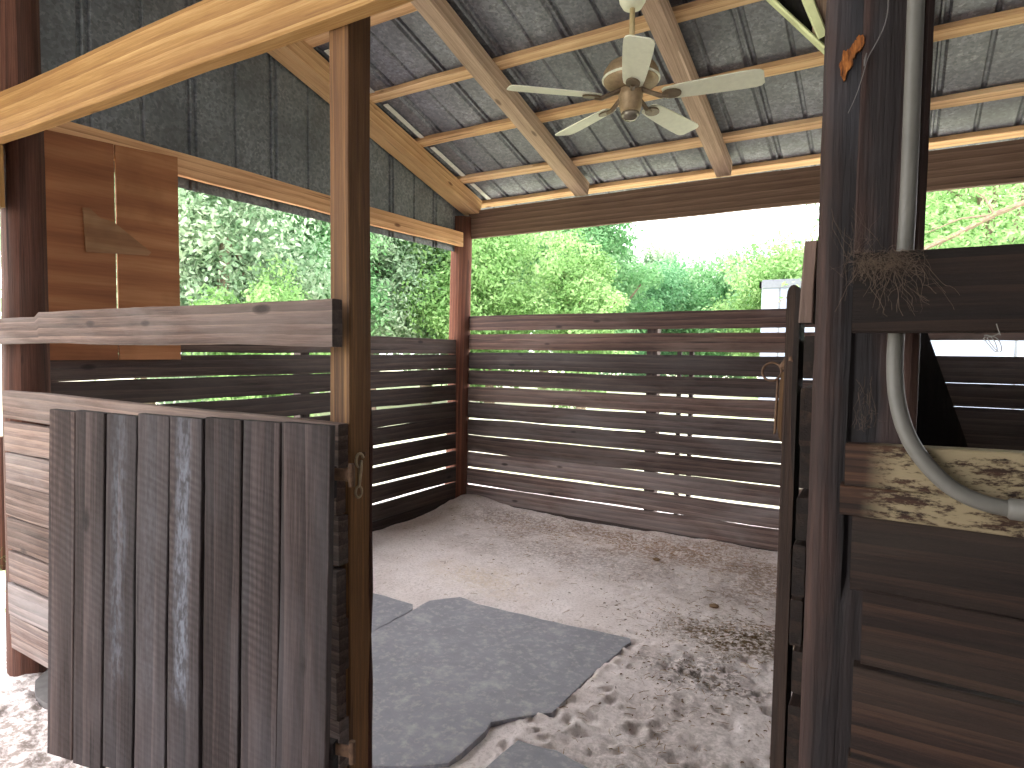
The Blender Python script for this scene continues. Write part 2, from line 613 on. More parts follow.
def inside(poly):
    r_ = np.zeros(XX.shape, bool)
    n_ = len(poly)
    for i in range(n_):
        (ax_, ay_), (bx_, by_) = poly[i], poly[(i + 1) % n_]
        if ay_ == by_:
            continue
        r_ ^= ((ay_ > YY) != (by_ > YY)) & (XX < (bx_ - ax_) * (YY - ay_) / (by_ - ay_) + ax_)
    return r_


MAT_A = [(-2.48, 3.08), (-2.36, 3.24), (-2.2, 3.205), (-1.9, 3.215), (-1.22, 3.27), (-1.2, 3.24), (-1.235, 2.78), (-1.25, 2.40), (-1.32, 2.335), (-1.43, 2.20), (-1.41, 2.05), (-1.42, 1.88), (-1.56, 1.78), (-1.68, 1.70), (-1.75, 1.5), (-2.46, 1.5)]
MAT_B = [(-3.6, 2.90), (-2.93, 2.97), (-2.52, 2.96), (-2.475, 2.90), (-2.462, 2.47), (-2.475, 1.6), (-3.6, 1.6)]
MAT_C = [(-1.30, 1.6), (-1.29, 1.95), (-1.27, 2.15), (-1.1, 2.17), (-.94, 2.15), (-.8, 1.9), (-.75, 1.6)]
SCRAP = [(-3.70, 1.58), (-3.58, 1.45), (-3.2, 1.43), (-3.0, 1.5), (-3.1, 1.7), (-3.5, 1.74)]
SCRAP2 = [(-3.50, 1.39), (-3.43, 1.31), (-3.27, 1.24), (-3.12, 1.25), (-3.08, 1.33), (-3.25, 1.41)]
for pl_ in (MAT_A, MAT_B, MAT_C, SCRAP, SCRAP2):
    H = np.where(inside(pl_), np.minimum(H, -.006), H)
fade = np.minimum.reduce([(XX - x0) / .2, (x1 - XX) / .2, (YY - y0) / .2, (y1 - YY) / .2]).clip(0, 1)
H = H * fade
me = bpy.data.meshes.new('floor')
V = np.stack([XX, YY, H], -1).reshape(-1, 3)
idx = np.arange((nx + 1) * (ny + 1)).reshape(ny + 1, nx + 1)
Fq = np.stack([idx[:-1, :-1], idx[:-1, 1:], idx[1:, 1:], idx[1:, :-1]], -1).reshape(-1, 4)
me.from_pydata(V.tolist(), [], Fq.tolist())
me.polygons.foreach_set('use_smooth', [True] * len(me.polygons))
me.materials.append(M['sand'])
fl = bpy.data.objects.new('floor', me)
COL.objects.link(fl)
tag(fl, kind='structure')


def hgt(x, y):
    i, j = (x - x0) / st, (y - y0) / st
    i, j = int(min(max(i, 0), nx)), int(min(max(j, 0), ny))
    return float(H[j, i])


m = MB()
B = 90
nearx0, nearx1, neary0, neary1 = -5.2, 3.0, -5, 6.2
for a, b in (((x1, neary0), (nearx1, neary1)), ((nearx0, neary0), (x0, neary1)), ((x0, neary0), (x1, y0)), ((x0, y1), (x1, neary1))):
    m.add([(a[0], a[1], 0), (b[0], a[1], 0), (b[0], b[1], 0), (a[0], b[1], 0)], [(0, 1, 2, 3)])
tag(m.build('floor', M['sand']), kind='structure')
m = MB()
for a, b in (((-B, -B), (nearx0, B)), ((nearx1, -B), (B, B)), ((nearx0, neary1), (nearx1, B)), ((nearx0, -B), (nearx1, neary0))):
    m.add([(a[0], a[1], 0), (b[0], a[1], 0), (b[0], b[1], 0), (a[0], b[1], 0)], [(0, 1, 2, 3)])
tag(m.build('ground', M['pasture']), kind='structure')

# ------------------------------------------------------------------ roof
SL = .29
RC = 1 / math.sqrt(1 + SL * SL)


def roofz(y, off):               # plane parallel to the rafters' underside, off metres above it
    return 3.01 + SL * (5.28 - y) + off / RC


nrm = Vector((0, SL, 1)).normalized()
slope = Vector((0, -1, SL)).normalized()

RIDGE = -1.0
# corrugated roof sheet: a profile across X (ribs) swept up the slope
prof = []
xr = -4.1
step = .2545
n = 0
xx = -3.935
prof.append((xr, 0))
while xx < 3.4:
    if n % 2 == 0:
        prof += [(xx - .045, 0), (xx - .03, .018), (xx - .012, .018), (xx - .004, 0), (xx + .004, 0), (xx + .012, .018), (xx + .03, .018), (xx + .045, 0)]
    else:
        prof += [(xx - .018, 0), (xx - .008, .014), (xx + .008, .014), (xx + .018, 0)]
    xx += step
    n += 1
prof.append((3.5, 0))
m = MB()
OFF = .14 + .038
ys = [5.95, 4.6, 3.2, 1.8, .4, RIDGE]
verts, faces = [], []
for y in ys:
    for px, pz in prof:
        q = Vector((px, y, roofz(y, OFF))) + nrm * (pz + .001)
        verts.append(q)
k = len(prof)
for j in range(len(ys) - 1):
    for i in range(k - 1):
        a = j * k + i
        faces.append((a, a + 1, a + 1 + k, a + k))
m.add(verts, faces)
roof = m.build('ceiling', M['roofsheet'])
sm = roof.modifiers.new('thick', 'SOLIDIFY')
sm.thickness = .0015
sm.offset = 1
tag(roof, kind='structure')

# unseen roof slope and aisle walls, added behind the viewer to cut the light
m = MB()
zr = roofz(RIDGE, OFF) - .03
m.add([(-4.1, RIDGE, zr), (3.5, RIDGE, zr), (3.5, -5.5, zr - SL * (5.5 + RIDGE)), (-4.1, -5.5, zr - SL * (5.5 + RIDGE))], [(0, 1, 2, 3)])
tag(m.build('ceiling', M['roofsheet']), kind='structure')
m = MB()
for i in range(22):
    m.board((-1.6, -2.6, .1 + i * .165), (3.4, -2.6, .1 + i * .165), (0, 0, 1), .155, .025, TN(.8, .1), seg=.6)
tag(m.build('added_wall_rear', M['dim']), kind='structure')
m = MB()
for i in range(26):
    m.board((3.4, -2.6, .1 + i * .165), (3.4, 5.3, .1 + i * .165), (0, 0, 1), .16, .025, TN(.8, .1), seg=.8)
tag(m.build('added_wall_right', M['dim']), kind='structure')  # out of view, added to keep the right side dark

# purlins
pl = [(3.20, 'long pine purlin nearest the yellow header, topmost in view', (1.0, .92, .86)),
      (3.83, 'pine purlin crossing behind the fan downrod', (1, .97, .93)),
      (4.44, 'knotty reddish pine purlin crossing behind the fan blades', (1, .93, .84)),
      (5.07, 'pale pine purlin second up from the rear beam', (1.05, 1.02, .98)),
      (5.52, 'pale pine purlin lying right along the top of the rear beam', (1.15, 1.1, 1.02))]
for y, lab, tn in pl:
    c = Vector((0, y, roofz(y, .14))) + nrm * .019 + slope * .045
    m = MB()
    m.board((-3.95, c.y, c.z), (3.3, c.y, c.z), slope, .089, .038, tn, wane=.004, seg=.15)
    one('purlin', m, M['pine'], lab, 'purlin', 'pine purlins under the roof sheets', origin=(0, c.y, c.z))

# rafters
for x, lab, tn, ye, mat, wd, dp in ((-3.768, 'brown rafter running up along the dark metal gable', (.9, .8, .68), 5.36, 'pine', .19, .15),
                                    (-2.525, 'greyed rafter rising between the gable and the ceiling fan', (1, .95, .9), 5.32, 'rafter', .125, .12),
                                    (-1.262, 'greyed rafter rising just behind the ceiling fan', (1.06, 1.0, .98), 5.32, 'rafter', .115, .12),
                                    (-.02, 'greyed rafter that comes down right behind the charred post', (1, .97, .94), 5.32, 'rafter', .115, .12)):
    a = Vector((x, ye, roofz(ye, .139 - dp / 2)))
    b = Vector((x, RIDGE, roofz(RIDGE, .139 - dp / 2)))
    m = MB()
    m.board(a, b, nrm, dp, wd, tn, wane=.003, seg=.2)
    one('rafter', m, M[mat], lab, 'rafter', 'sloping rafters', origin=a)

# pale strips that paint outside light onto the sheets beside the gable rafter
m = MB()
for ya, yb in ((5.42, 5.12), (4.98, 4.50), (4.36, 3.90), (3.76, 3.28), (3.12, 2.6)):
    a = Vector((-3.62, ya, roofz(ya, OFF - .012)))
    b = Vector((-3.62, yb, roofz(yb, OFF - .012)))
    m.board(a, b, (1, 0, 0), .05, .006, wane=0, warp=0)
one('painted_light_strip', m, M['sheetlight'], 'thin pale strip of painted light along the gable rafter under the roof', 'flashing')

# ------------------------------------------------------------------ gable sheet, fascia, plywood on the left
m = MB()
GX = -3.885
ribs = []
y = 1.78 - .305 * 4
kk = 0
prof = [(-.6, 0)]
while y < 5.3:
    if kk % 2 == 0:
        prof += [(y - .04, 0), (y - .03, .016), (y - .012, .016), (y - .004, 0), (y + .004, 0), (y + .012, .016), (y + .03, .016), (y + .04, 0)]
    else:
        prof += [(y - .016, 0), (y - .008, .012), (y + .008, .012), (y + .016, 0)]
    y += .308
    kk += 1
prof.append((5.46, 0))
verts, faces = [], []
for yy, d in prof:
    verts.append((GX - d, yy, 2.60))
    verts.append((GX - d, yy, roofz(yy, OFF) - .004))
for i in range(len(prof) - 1):
    faces.append((2 * i, 2 * i + 2, 2 * i + 3, 2 * i + 1))
m.add(verts, faces)
gs = m.build('wall_left', M['gablesheet'])
s2 = gs.modifiers.new('thick', 'SOLIDIFY')
s2.thickness = .0015
tag(gs, kind='structure')

m = MB()
m.board((-3.815, 1.30, 2.717), (-3.815, 5.22, 2.717), (0, 0, 1), .14, .04, (.95, .8, .68), wane=.003)
one('fascia_board', m, M['pine'], 'brown nailer board along the foot of the metal gable', 'board', origin=(-3.815, 3.2, 2.717))

# plywood: two sheets plus a patch
for ya, yb, za, zc, lab, tn in ((1.40, 1.882, 2.70, 2.728, 'brown plywood sheet beside the round log pole', (.72, .62, .56)),
                                (1.892, 2.25, 2.728, 2.752, 'lighter plywood sheet at the edge of the side opening', (.86, .78, .7))):
    m = MB()
    m.plate([(-3.79, ya, 1.525), (-3.79, yb, 1.525), (-3.79, yb, zc), (-3.79, ya, za)], (.012, 0, 0), tn)
    one('plywood_sheet', m, M['ply'], lab, 'plywood', 'plywood sheets closing the left side', origin=(-3.79, (ya + yb) / 2, 2.1))
m = MB()
m.plate([(-3.776, 1.728, 2.11), (-3.776, 2.06, 2.135), (-3.776, 2.075, 2.155), (-3.776, 1.87, 2.295), (-3.776, 1.80, 2.305), (-3.776, 1.745, 2.35), (-3.776, 1.716, 2.345)], (.01, 0, 0), (.72, .8, .82))
one('plywood_patch', m, M['ply'], 'small grey wedge-shaped plywood patch nailed across the seam', 'plywood patch', origin=(-3.77, 1.9, 2.1))

# ------------------------------------------------------------------ logs and posts
m = MB()
pts = [(-3.64 + .006 * i, 1.372, -.25 + i * .27) for i in range(15)]
m.tube([Vector(p) for p in pts], [.102 - .0017 * i for i in range(15)], 28, (.72, .68, .66), rough=.1)
one('log_pole', m, M['log'], 'round dark log pole standing at the front left corner', 'post', 'upright posts of the barn', smooth=True, origin=(-3.55, 1.37, 0))
m = MB()
pts = [(-3.925 + .004 * i, 5.30, -.15 + i * .222) for i in range(15)]
m.tube([Vector(p) for p in pts], [.122 - .0012 * i for i in range(15)], 28, (1.05, .9, .8), rough=.06)
one('log_post', m, M['log'], 'round reddish log post in the far corner of the stall', 'post', 'upright posts of the barn', smooth=True, origin=(-3.9, 5.3, 0))

r = empty('square_post', (-1.35, 1.303, 0), 'square yellow-brown sawn post between the plank gate and the stall opening', 'post', 'upright posts of the barn')
m = MB()
m.board((-1.348, 1.305, -.2), (-1.345, 1.305, 2.72), (1, 0, 0), .078, .084, (1.12, 1.0, .85), wane=.002, warp=.002, ch=.003)
m.build('shaft', M['post'], r)
# bark-edged wane strip that bulges on the stall side
m = MB()
pp = [(-1.31, 1.345, .05 + .14 * i) for i in range(11)]
m.tube([Vector(p) for p in pp], [.004 + .006 * abs(math.sin(i * 1.9)) for i in range(11)], 8, (.4, .3, .25), rough=.3)
m.build('bark_edge', M['log'], r)

m = MB()
m.tube([(-5.42, 1.9, -.2), (-5.42, 1.9, .3), (-5.425, 1.9, .62), (-5.425, 1.9, .95)], [.05, .048, .046, .044], 16, (.6, .5, .45), rough=.1)
one('stub_post', m, M['log'], 'short dark post at the left edge beyond the low wall', 'post', 'upright posts of the barn', True, origin=(-5.42, 1.9, 0))

# snap hook on the post
hk = empty('snap_hook', (-1.29, 1.285, 1.24), 'small dull metal snap hook hanging on the square post', 'snap hook')
def curve_pts(fn, n):
    return [Vector(fn(i / (n - 1))) for i in range(n)]
hx = -1.292
m = MB()
m.tube(curve_pts(lambda t: (hx, 1.287 + .014 * math.cos(.3 + t * 4.2), 1.285 + .02 * math.sin(.3 + t * 4.2)), 14), [.004] * 10 + [.0038, .0035, .003, .0025], 8)
m.build('hook', M['steel'], hk, True)
m = MB()
m.tube([(hx, 1.292, 1.285), (hx, 1.291, 1.262), (hx, 1.288, 1.238), (hx, 1.285, 1.212)], [.004, .0055, .005, .004], 8)
m.build('shank', M['steel'], hk, True)
m = MB()
m.tube(curve_pts(lambda t: (hx, 1.283 + .012 * math.cos(t * 2 * PI), 1.196 + .016 * math.sin(t * 2 * PI)), 18), .0035, 8, cap=False)
m.build('swivel_ring', M['steel'], hk, True)
m = MB()
m.tube([(-1.304, 1.300, 1.303), (-1.285, 1.302, 1.306), (-1.283, 1.298, 1.298)], .0022, 6)
m.build('nail', M['rust'], hk, True)

# charred post at right
r = empty('charred_post', (-.056, 1.34, 0), 'heavy dark charred post right of the stall opening', 'post', 'upright posts of the barn')
m = MB()
# front is split: left strip proud, right two thirds set back
def post_section(zs, prof, tint):
    verts, gco, loc, faces = [], [], [], []
    n = len(prof)
    for i, z in enumerate(zs):
        for (px, py) in prof:
            if z < 1.19 and px > -.07 and py < 1.28:
                py = 1.268
            j = .002 * mnoise.noise(Vector((px * 40, py * 40, z * 3))) + .0015 * mnoise.noise(Vector((px * 90, 3, z * 14)))
            verts.append((px + j, py + j, z))
            gco.append((z, px, py))
            loc.append((z, (px + .056) / .078, 0))
    for i in range(len(zs) - 1):
        for k in range(n):
            a, b = i * n + k, i * n + (k + 1) % n
            faces.append((a, b, b + n, a + n))
    faces.append(tuple(range(n - 1, -1, -1)))
    faces.append(tuple((len(zs) - 1) * n + k for k in range(n)))
    m.add(verts, faces, gco, tint, loc)
zs = [i * .05 for i in range(-3, 60)]
post_section(zs, [(-.134, 1.285), (-.127, 1.272), (-.112, 1.267), (-.09, 1.266), (-.074, 1.268), (-.067, 1.276), (-.03, 1.277), (.0, 1.276), (.018, 1.279),
                  (.03, 1.288), (.032, 1.36), (.026, 1.418), (-.05, 1.421), (-.126, 1.419), (-.134, 1.41), (-.136, 1.34)], (1, 1, 1))
m.build('shaft', M['char'], r)
m = MB()
zt = [1.772, 1.9, 2.05, 2.2, 2.35, 2.5, 2.8]
m.board((-.026, 1.2712, 1.77), (-.026, 1.2712, 2.9), (1, 0, 0), .094, .012, (1, .88, .82), wane=.001, warp=.0005)
m.build('facing', M['char'], r)
# orange patch where the surface split off
m = MB()
rnd = random.Random(3)
raw_o = [(-.104, 2.088), (-.107, 2.11), (-.103, 2.128), (-.094, 2.132), (-.086, 2.138), (-.080, 2.152), (-.073, 2.148), (-.071, 2.135), (-.077, 2.125), (-.086, 2.112), (-.094, 2.092), (-.099, 2.078)]
out = []
for i in range(len(raw_o)):
    (ax_, az_), (bx_, bz_) = raw_o[i], raw_o[(i + 1) % len(raw_o)]
    for q in range(4):
        out.append((ax_ + (bx_ - ax_) * q / 4 + rnd.uniform(-.002, .002), az_ + (bz_ - az_) * q / 4 + rnd.uniform(-.003, .003)))
m.plate([(x, 1.262, z) for x, z in out], (0, .01, 0))
m.build('split_patch', M['raw'], r)['label'] = 'orange patch of freshly split wood'

# ------------------------------------------------------------------ beams
m = MB()
m.board((-3.80, 5.345, 2.882), (3.2, 5.345, 2.886), (0, 0, 1), .276, .05, (1, .93, .88), wane=.002, warp=.003)
one('rear_beam', m, M['beam'], 'wide brown beam over the rear opening under the roof', 'beam', origin=(-1, 5.345, 2.88))
m = MB()
m.board((-4.2, 1.232, 2.600), (.02, 1.232, 2.562), (0, 0, 1), .19, .056, (1.05, 1.0, .92), wane=.002, warp=.003, ch=.004)
one('header_beam', m, M['header'], 'yellow lumber header crossing the upper left in front of the post', 'beam', origin=(-2, 1.232, 2.58))
m = MB()
m.board((-3.535, 1.245, 2.222), (-3.535, 1.245, 2.50), (1, 0, 0), .12, .03, (1.1, 1.05, .95))
one('hanging_block', m, M['header'], 'short yellow block hanging under the header at the log pole', 'block', origin=(-3.53, 1.245, 2.36))

# ------------------------------------------------------------------ back fence
rf = empty('back_fence', (-2, 5.32, 0), 'long back fence of horizontal boards under the rear opening', 'fence', 'plank fences of the stall')
zb = [1.609, 1.41, 1.24, 1.074, .90, .728, .554, .386, .212, .04]
ztop = [1.585, 1.398, 1.226, 1.062, .89, .722, .547, .372, .206]
tn = [TN(.5), TN(.55, .06), TN(1.05, .1), TN(.9, -.03), TN(.95, -.04), TN(.95, .03), TN(2.0, -.04), TN(2.0, -.04), TN(1.9, -.03)]
m = MB()
tops = [1.583, 1.398, 1.229, 1.064, .891, .724, .549, .375, .204]
bots = [1.417, 1.247, 1.083, .907, .731, .556, .390, .216, .030]
for a, b, c in zip(tops, bots, tn):
    m.board((-3.80, 5.33, (a + b) / 2 - .002), (-.1, 5.33, (a + b) / 2 + random.uniform(-.004, .004)), (0, 0, 1), a - b, .026, c, wane=.003, warp=.003)
m.build('plank_panel', M['dark'], rf)
m = MB()
for i in range(9):
    a, b = tops[i] + .016, [tops[j] + .016 for j in range(1, 9)][i] if i < 8 else .03
    gp = [.003, .012, .002, 0, 0, 0, 0, 0, 0][i]
    m.board((-.1, 5.33, (a + b) / 2), (3.0, 5.33, (a + b) / 2), (0, 0, 1), a - b - gp + .002, .026, TN(.4), wane=0, warp=.001)
m.build('plank_panel', M['dark'], rf)
for a, b, c in ((1.952, 1.803, (.92, .76, .72)), (1.766, 1.608, (1.1, .88, .76))):
    m = MB()
    m.board((-3.80, 5.33, (a + b) / 2), (.0, 5.33, (a + b) / 2), (0, 0, 1), a - b, .028, c, wane=.002, warp=.001)
    m.build('rail', M['dark'], rf)
for px in (-1.842, .02, 1.9):
    m = MB()
    m.board((px, 5.395, -.1), (px, 5.395, 1.93), (1, 0, 0), .1, .09, TN(.7))
    m.build('fence_post', M['dark'], rf)
m = MB()
for px in (-1.60, -1.50):
    m.board((px, 5.365, .05), (px, 5.365, 1.70), (1, 0, 0), .035, .04, TN(.5))
m.build('batten', M['dark'], rf)
# kick board sunk in the sand
m = MB()
m.board((-3.75, 5.322, .0), (-.16, 5.322, -.03), (0, 0, 1), .11, .03, TN(.55))
m.build('kick_board', M['dark'], rf)
# higher board in the stall on the right
m = MB()
m.board((.02, 5.33, 1.80), (3.0, 5.33, 1.80), (0, 0, 1), .18, .028, TN(.9, .1))
m.build('rail', M['dark'], rf)

# ------------------------------------------------------------------ left fence
lf = empty('side_fence', (-3.86, 3.3, 0), 'left side fence of dark boards with light showing through the gaps', 'fence', 'plank fences of the stall')
gaps = [1.712, 1.561, 1.409, 1.254, 1.084, .918, .753, .580, .413, .249, .098]
gw = [0, .012, .010, .015, .020, .004, .022, .026, .022, .018, 0]
m = MB()
for i in range(10):
    a, b = gaps[i] - gw[i] / 2, gaps[i + 1] + gw[i + 1] / 2
    tl = random.uniform(-.006, .006)
    m.board((-3.868, 1.40, (a + b) / 2 + tl), (-3.868, 5.30, (a + b) / 2), (0, 0, 1), a - b, .026, TN([.75, .5, .42, .42, .4, .38, .42, .42, .42, .45][i], .08), wane=.003, warp=.003)
m.build('plank_panel', M['dark'], lf)
m = MB()
m.board((-3.93, 3.3, -.1), (-3.93, 3.3, 1.68), (0, 1, 0), .09, .08, TN(.6))
m.build('fence_post', M['dark'], lf)
m = MB()
m.board((-3.872, 1.45, .04), (-3.872, 5.28, .05), (0, 0, 1), .1, .03, TN(.3))
m.build('kick_board', M['dark'], lf)

# ------------------------------------------------------------------ front wall left of the opening
fw = empty('front_wall', (-2.4, 1.24, 0), 'low front wall of horizontal weathered boards behind the plank gate', 'wall', 'plank fences of the stall')
L = [1.402, 1.266, 1.116, .979, .822, .667, .516, .360, .271, .205]
R_ = [1.393, 1.266, 1.140, .984, .836, .691, .55, .40, .29, .215]
tf = [TN(.7, .08), TN(.9, .1), TN(.95), TN(.66, .04), TN(.55, .1), TN(.9, .02), TN(1.15, -.06), TN(1.1, -.04), TN(1.1, -.03)]
m = MB()
for i in range(9):
    zl, zr = (L[i] + L[i + 1]) / 2, (R_[i] + R_[i + 1]) / 2
    m.board((-3.455 + .008 * (i % 3), 1.238, zl), (-1.306 - .006 * (i % 2), 1.238 - .004 * (i % 2), zr), (0, 0, 1), (L[i] - L[i + 1] + R_[i] - R_[i + 1]) / 2 - .006, .036, tf[i], wane=.003, warp=.002)
m.build('plank_panel', M['front'], fw)
m = MB()
m.board((-3.7, 1.196, 1.668), (-1.283, 1.196, 1.671), (0, 0, 1), .127, .036, TN(.72, .06), wane=.003, warp=.003, seg=.04)
m.v = [(x, y, z - .02 if (x < -2.99 and z > 1.68) else z) for x, y, z in m.v]
one('top_rail', m, M['front'], 'single weathered rail board spanning from log pole to square post', 'rail', origin=(-2.4, 1.2, 1.668))

# ------------------------------------------------------------------ plank gate, swung open in front of that wall
ga = Vector((-1.232, 1.14, 0))
gd = (Vector((-2.17, .889, 0)) - ga).normalized()
gn = Vector((-gd.y, gd.x, 0))
if gn.y > 0:
    gn = -gn                         # towards the camera
gt = empty('plank_gate', (-1.7, 1.01, .33), 'weathered vertical plank gate swung open in front of the low wall', 'gate')
us = [.971, .864, .750, .635, .518, .402, .277, .154, .0]
ub = [1.020, .912, .798, .676, .556, .433, .307, .175, .037]
tg = [TN(1.0, .1), TN(.88, .03), TN(.82, -.03), TN(.95, .02), TN(.85, -.02), TN(.78, .03), TN(.8), TN(.82, .03)]
m = MB()
for i in range(8):
    uc0, uc1 = (us[i] + us[i + 1]) / 2, (ub[i] + ub[i + 1]) / 2
    wd = us[i] - us[i + 1] - .005
    p1 = ga + gd * uc0 + Vector((0, 0, 1.407 + random.uniform(-.004, .002)))
    p0 = ga + gd * (uc1 + .0) + Vector((0, 0, .335 + random.uniform(-.012, .012)))
    off = gn * random.uniform(-.003, .003)
    # loc: start at the top so that streaks run down
    m.board(p1 + off, p0 + off, gd, wd, .024, tg[i], wane=.002, warp=.0015, stain=1.0 if i == 4 else (.45 if i == 2 else (.15 if i == 3 else 0)), seg=.06, seed=11.3 * i + 2)
m.build('plank_panel', M['gate'], gt)
for z in (.5, 1.25):
    m = MB()
    m.board(ga + gd * .02 - gn * .027 + Vector((0, 0, z)), ga + gd * .96 - gn * .027 + Vector((0, 0, z)), (0, 0, 1), .09, .026, TN(.6))
    m.build('cross_brace', M['gate'], gt)
for z in (.52, 1.27):
    m = MB()
    c = ga + gd * .0 - gn * .03 + Vector((0, 0, z))
    m.board(c + gd * .22, c - gd * .025, (0, 0, 1), .035, .005, wane=0, warp=0)
    m.tube([c - gd * .03 - Vector((0, 0, .03)), c - gd * .03 + Vector((0, 0, .03))], .009, 10)
    m.build('strap_hinge', M['rust'], gt)

# ------------------------------------------------------------------ right front wall
rw = empty('stall_wall', (1, 1.24, 0), 'dark front wall of wide boards right of the charred post', 'wall', 'plank fences of the stall')
m = MB()
bd = [(1.328, 1.192, -.058, TN(.62, .05), 0), (1.195, 1.066, -.037, TN(.66, .1), -.006), (1.058, .885, -.047, TN(.88, .1), -.002), (.893, .72, -.05, TN(.95, .12), 0),
      (.715, .55, -.045, TN(.9, .1), 0), (.545, .38, -.05, TN(.9, .1), 0), (.375, .21, -.05, TN(.9, .1), 0), (.205, .05, -.05, TN(.9, .1), 0)]
for a, b, xl, c, dy in bd:
    m.board((xl, 1.243 + dy, (a + b) / 2 + .001), (2.2, 1.243 + dy, (a + b) / 2 + .01), (0, 0, 1), a - b, .034, c, wane=.003, warp=.003)
m.build('plank_panel', M['dim'], rw)
for a0, a1, b0, b1, xl, lab in ((1.451, 1.468, 1.376, 1.396, -.072, 'topmost board with peeling pale paint'), (1.372, 1.392, 1.325, 1.334, -.078, 'second board with peeling pale paint')):
    m = MB()
    m.board((xl, 1.238, (a0 + b0) / 2), (2.2, 1.238, (a1 + b1) / 2 + .01), (0, 0, 1), (a0 - b0 + a1 - b1) / 2, .04, (1, 1, 1), wane=.004, warp=.002, seg=.08)
    m.build('painted_board', M['paint'], rw)['label'] = lab
m = MB()
m.board((-.068, 1.20, 1.699), (2.2, 1.20, 1.70), (0, 0, 1), .126, .038, TN(.38, .08), wane=.003, warp=.002)
one('stall_rail', m, M['dim'], 'dark heavy rail above the conduit bend right of the charred post', 'rail', origin=(1, 1.2, 1.7))

# diagonal plank in the right stall
m = MB()
m.plate([(-.03, 1.60, 1.80), (.0, 1.60, 1.80), (.052, 1.60, 1.643), (.125, 1.60, 1.425), (.15, 1.60, 1.34), (.15, 1.60, .0), (-.03, 1.60, .0)], (0, .03, 0), TN(.35))
one('brace_plank', m, M['dim'], 'dark slanting plank seen between the two right-hand rails', 'plank', origin=(.05, 1.62, 0))

# partition seen end-on beside the charred post
pw = empty('partition', (-.155, 3.3, 0), 'plank partition seen end-on beside the charred post', 'partition', 'plank fences of the stall')
m = MB()
zz = [1.635, 1.545, 1.43, 1.335, 1.245, 1.13, 1.03, .93, .78, .62, .45, .28, .12]
for i in range(len(zz) - 1):
    e = 1.30 + random.uniform(-.02, .03)
    m.board((-.148 + random.uniform(-.004, .004), e, (zz[i] + zz[i + 1]) / 2), (-.150, 5.30, (zz[i] + zz[i + 1]) / 2), (0, 0, 1), zz[i] - zz[i + 1] - .012, .022, TN(random.uniform(.7, 1.1), .05), wane=.004, warp=.004)
m.build('plank_panel', M['dim'], pw)
m = MB()
verts = []
ol = []
for t in range(9):
    th = PI * t / 8
    ol.append((-.182 + .0125 * math.cos(th), 1.36, 1.715 + .022 * math.sin(th)))
ol += [(-.195, 1.36, 1.2), (-.197, 1.36, .7), (-.199, 1.36, 0), (-.172, 1.36, 0), (-.17, 1.36, 1.3)]
m.plate(ol, (0, .085, 0), TN(.75, .06))
m.build('batten', M['dim'], pw)['label'] = 'round-topped upright batten'
m = MB()
m.board((-.153, 1.37, 1.66), (-.149, 1.37, 1.815), (1, 0, 0), .022, .09, TN(.75, .22))
m.build('short_plank', M['dark'], pw)
m = MB()
m.plate([(-.197, 1.375, 1.42), (-.203, 1.375, 1.43), (-.207, 1.375, 1.455), (-.206, 1.375, 1.50), (-.203, 1.375, 1.56), (-.196, 1.375, 1.565)], (0, .05, 0), (.55, .5, .45))
m.build('latch_block', M['post'], pw)['label'] = 'yellowish wooden latch block'
rg = empty('latch_ring', (-.222, 1.39, 1.563), 'rusty iron ring latch on the upright batten', 'latch')
m = MB()
m.tube(curve_pts(lambda t: (-.222 + .0185 * math.cos(t * 2 * PI), 1.39 + .006 * math.sin(t * 2 * PI), 1.563 + .0185 * math.sin(t * 2 * PI)), 24), .0026, 8, cap=False)
m.build('ring', M['rust'], rg, True)
m = MB()
m.tube([(-.202, 1.385, 1.572), (-.196, 1.38, 1.578), (-.188, 1.375, 1.588), (-.18, 1.36, 1.590)], [.006, .008, .009, .006], 10, rough=.3)
m.build('staple', M['rust'], rg, True)
m = MB()
m.tube([(-.209, 1.38, 1.548), (-.2095, 1.38, 1.50), (-.211, 1.38, 1.44), (-.213, 1.38, 1.435)], [.0022, .0028, .0028, .002], 8)
m.build('pin', M['rust'], rg, True)

# greenish brace boards at top left of the charred post
kb = empty('knee_brace', (-.16, 1.33, 2.2), 'dark knee brace with greenish edges at the top of the charred post', 'brace')
m = MB()
m.board((-.138, 1.335, 2.165), (-.262, 1.335, 2.315), (.77, 0, .64), .006, .04, (1, 1, 1), wane=.001, warp=.001)
m.board((-.141, 1.335, 2.185), (-.205, 1.335, 2.36), (.94, 0, .34), .017, .04, (1, 1, 1), wane=.001, warp=.001)
m.build('edge_strip', M['green'], kb)
m = MB()
m.plate([(-.141, 1.345, 2.18), (-.20, 1.345, 2.36), (-.30, 1.345, 2.36)], (0, .02, 0), TN(.18))
m.build('brace_board', M['dim'], kb)
m = MB()
m.board((-.146, 1.345, 2.19), (-.158, 1.345, 2.5), (1, 0, 0), .032, .04, (.55, .5, .42))
m.build('side_block', M['rafter'], kb)

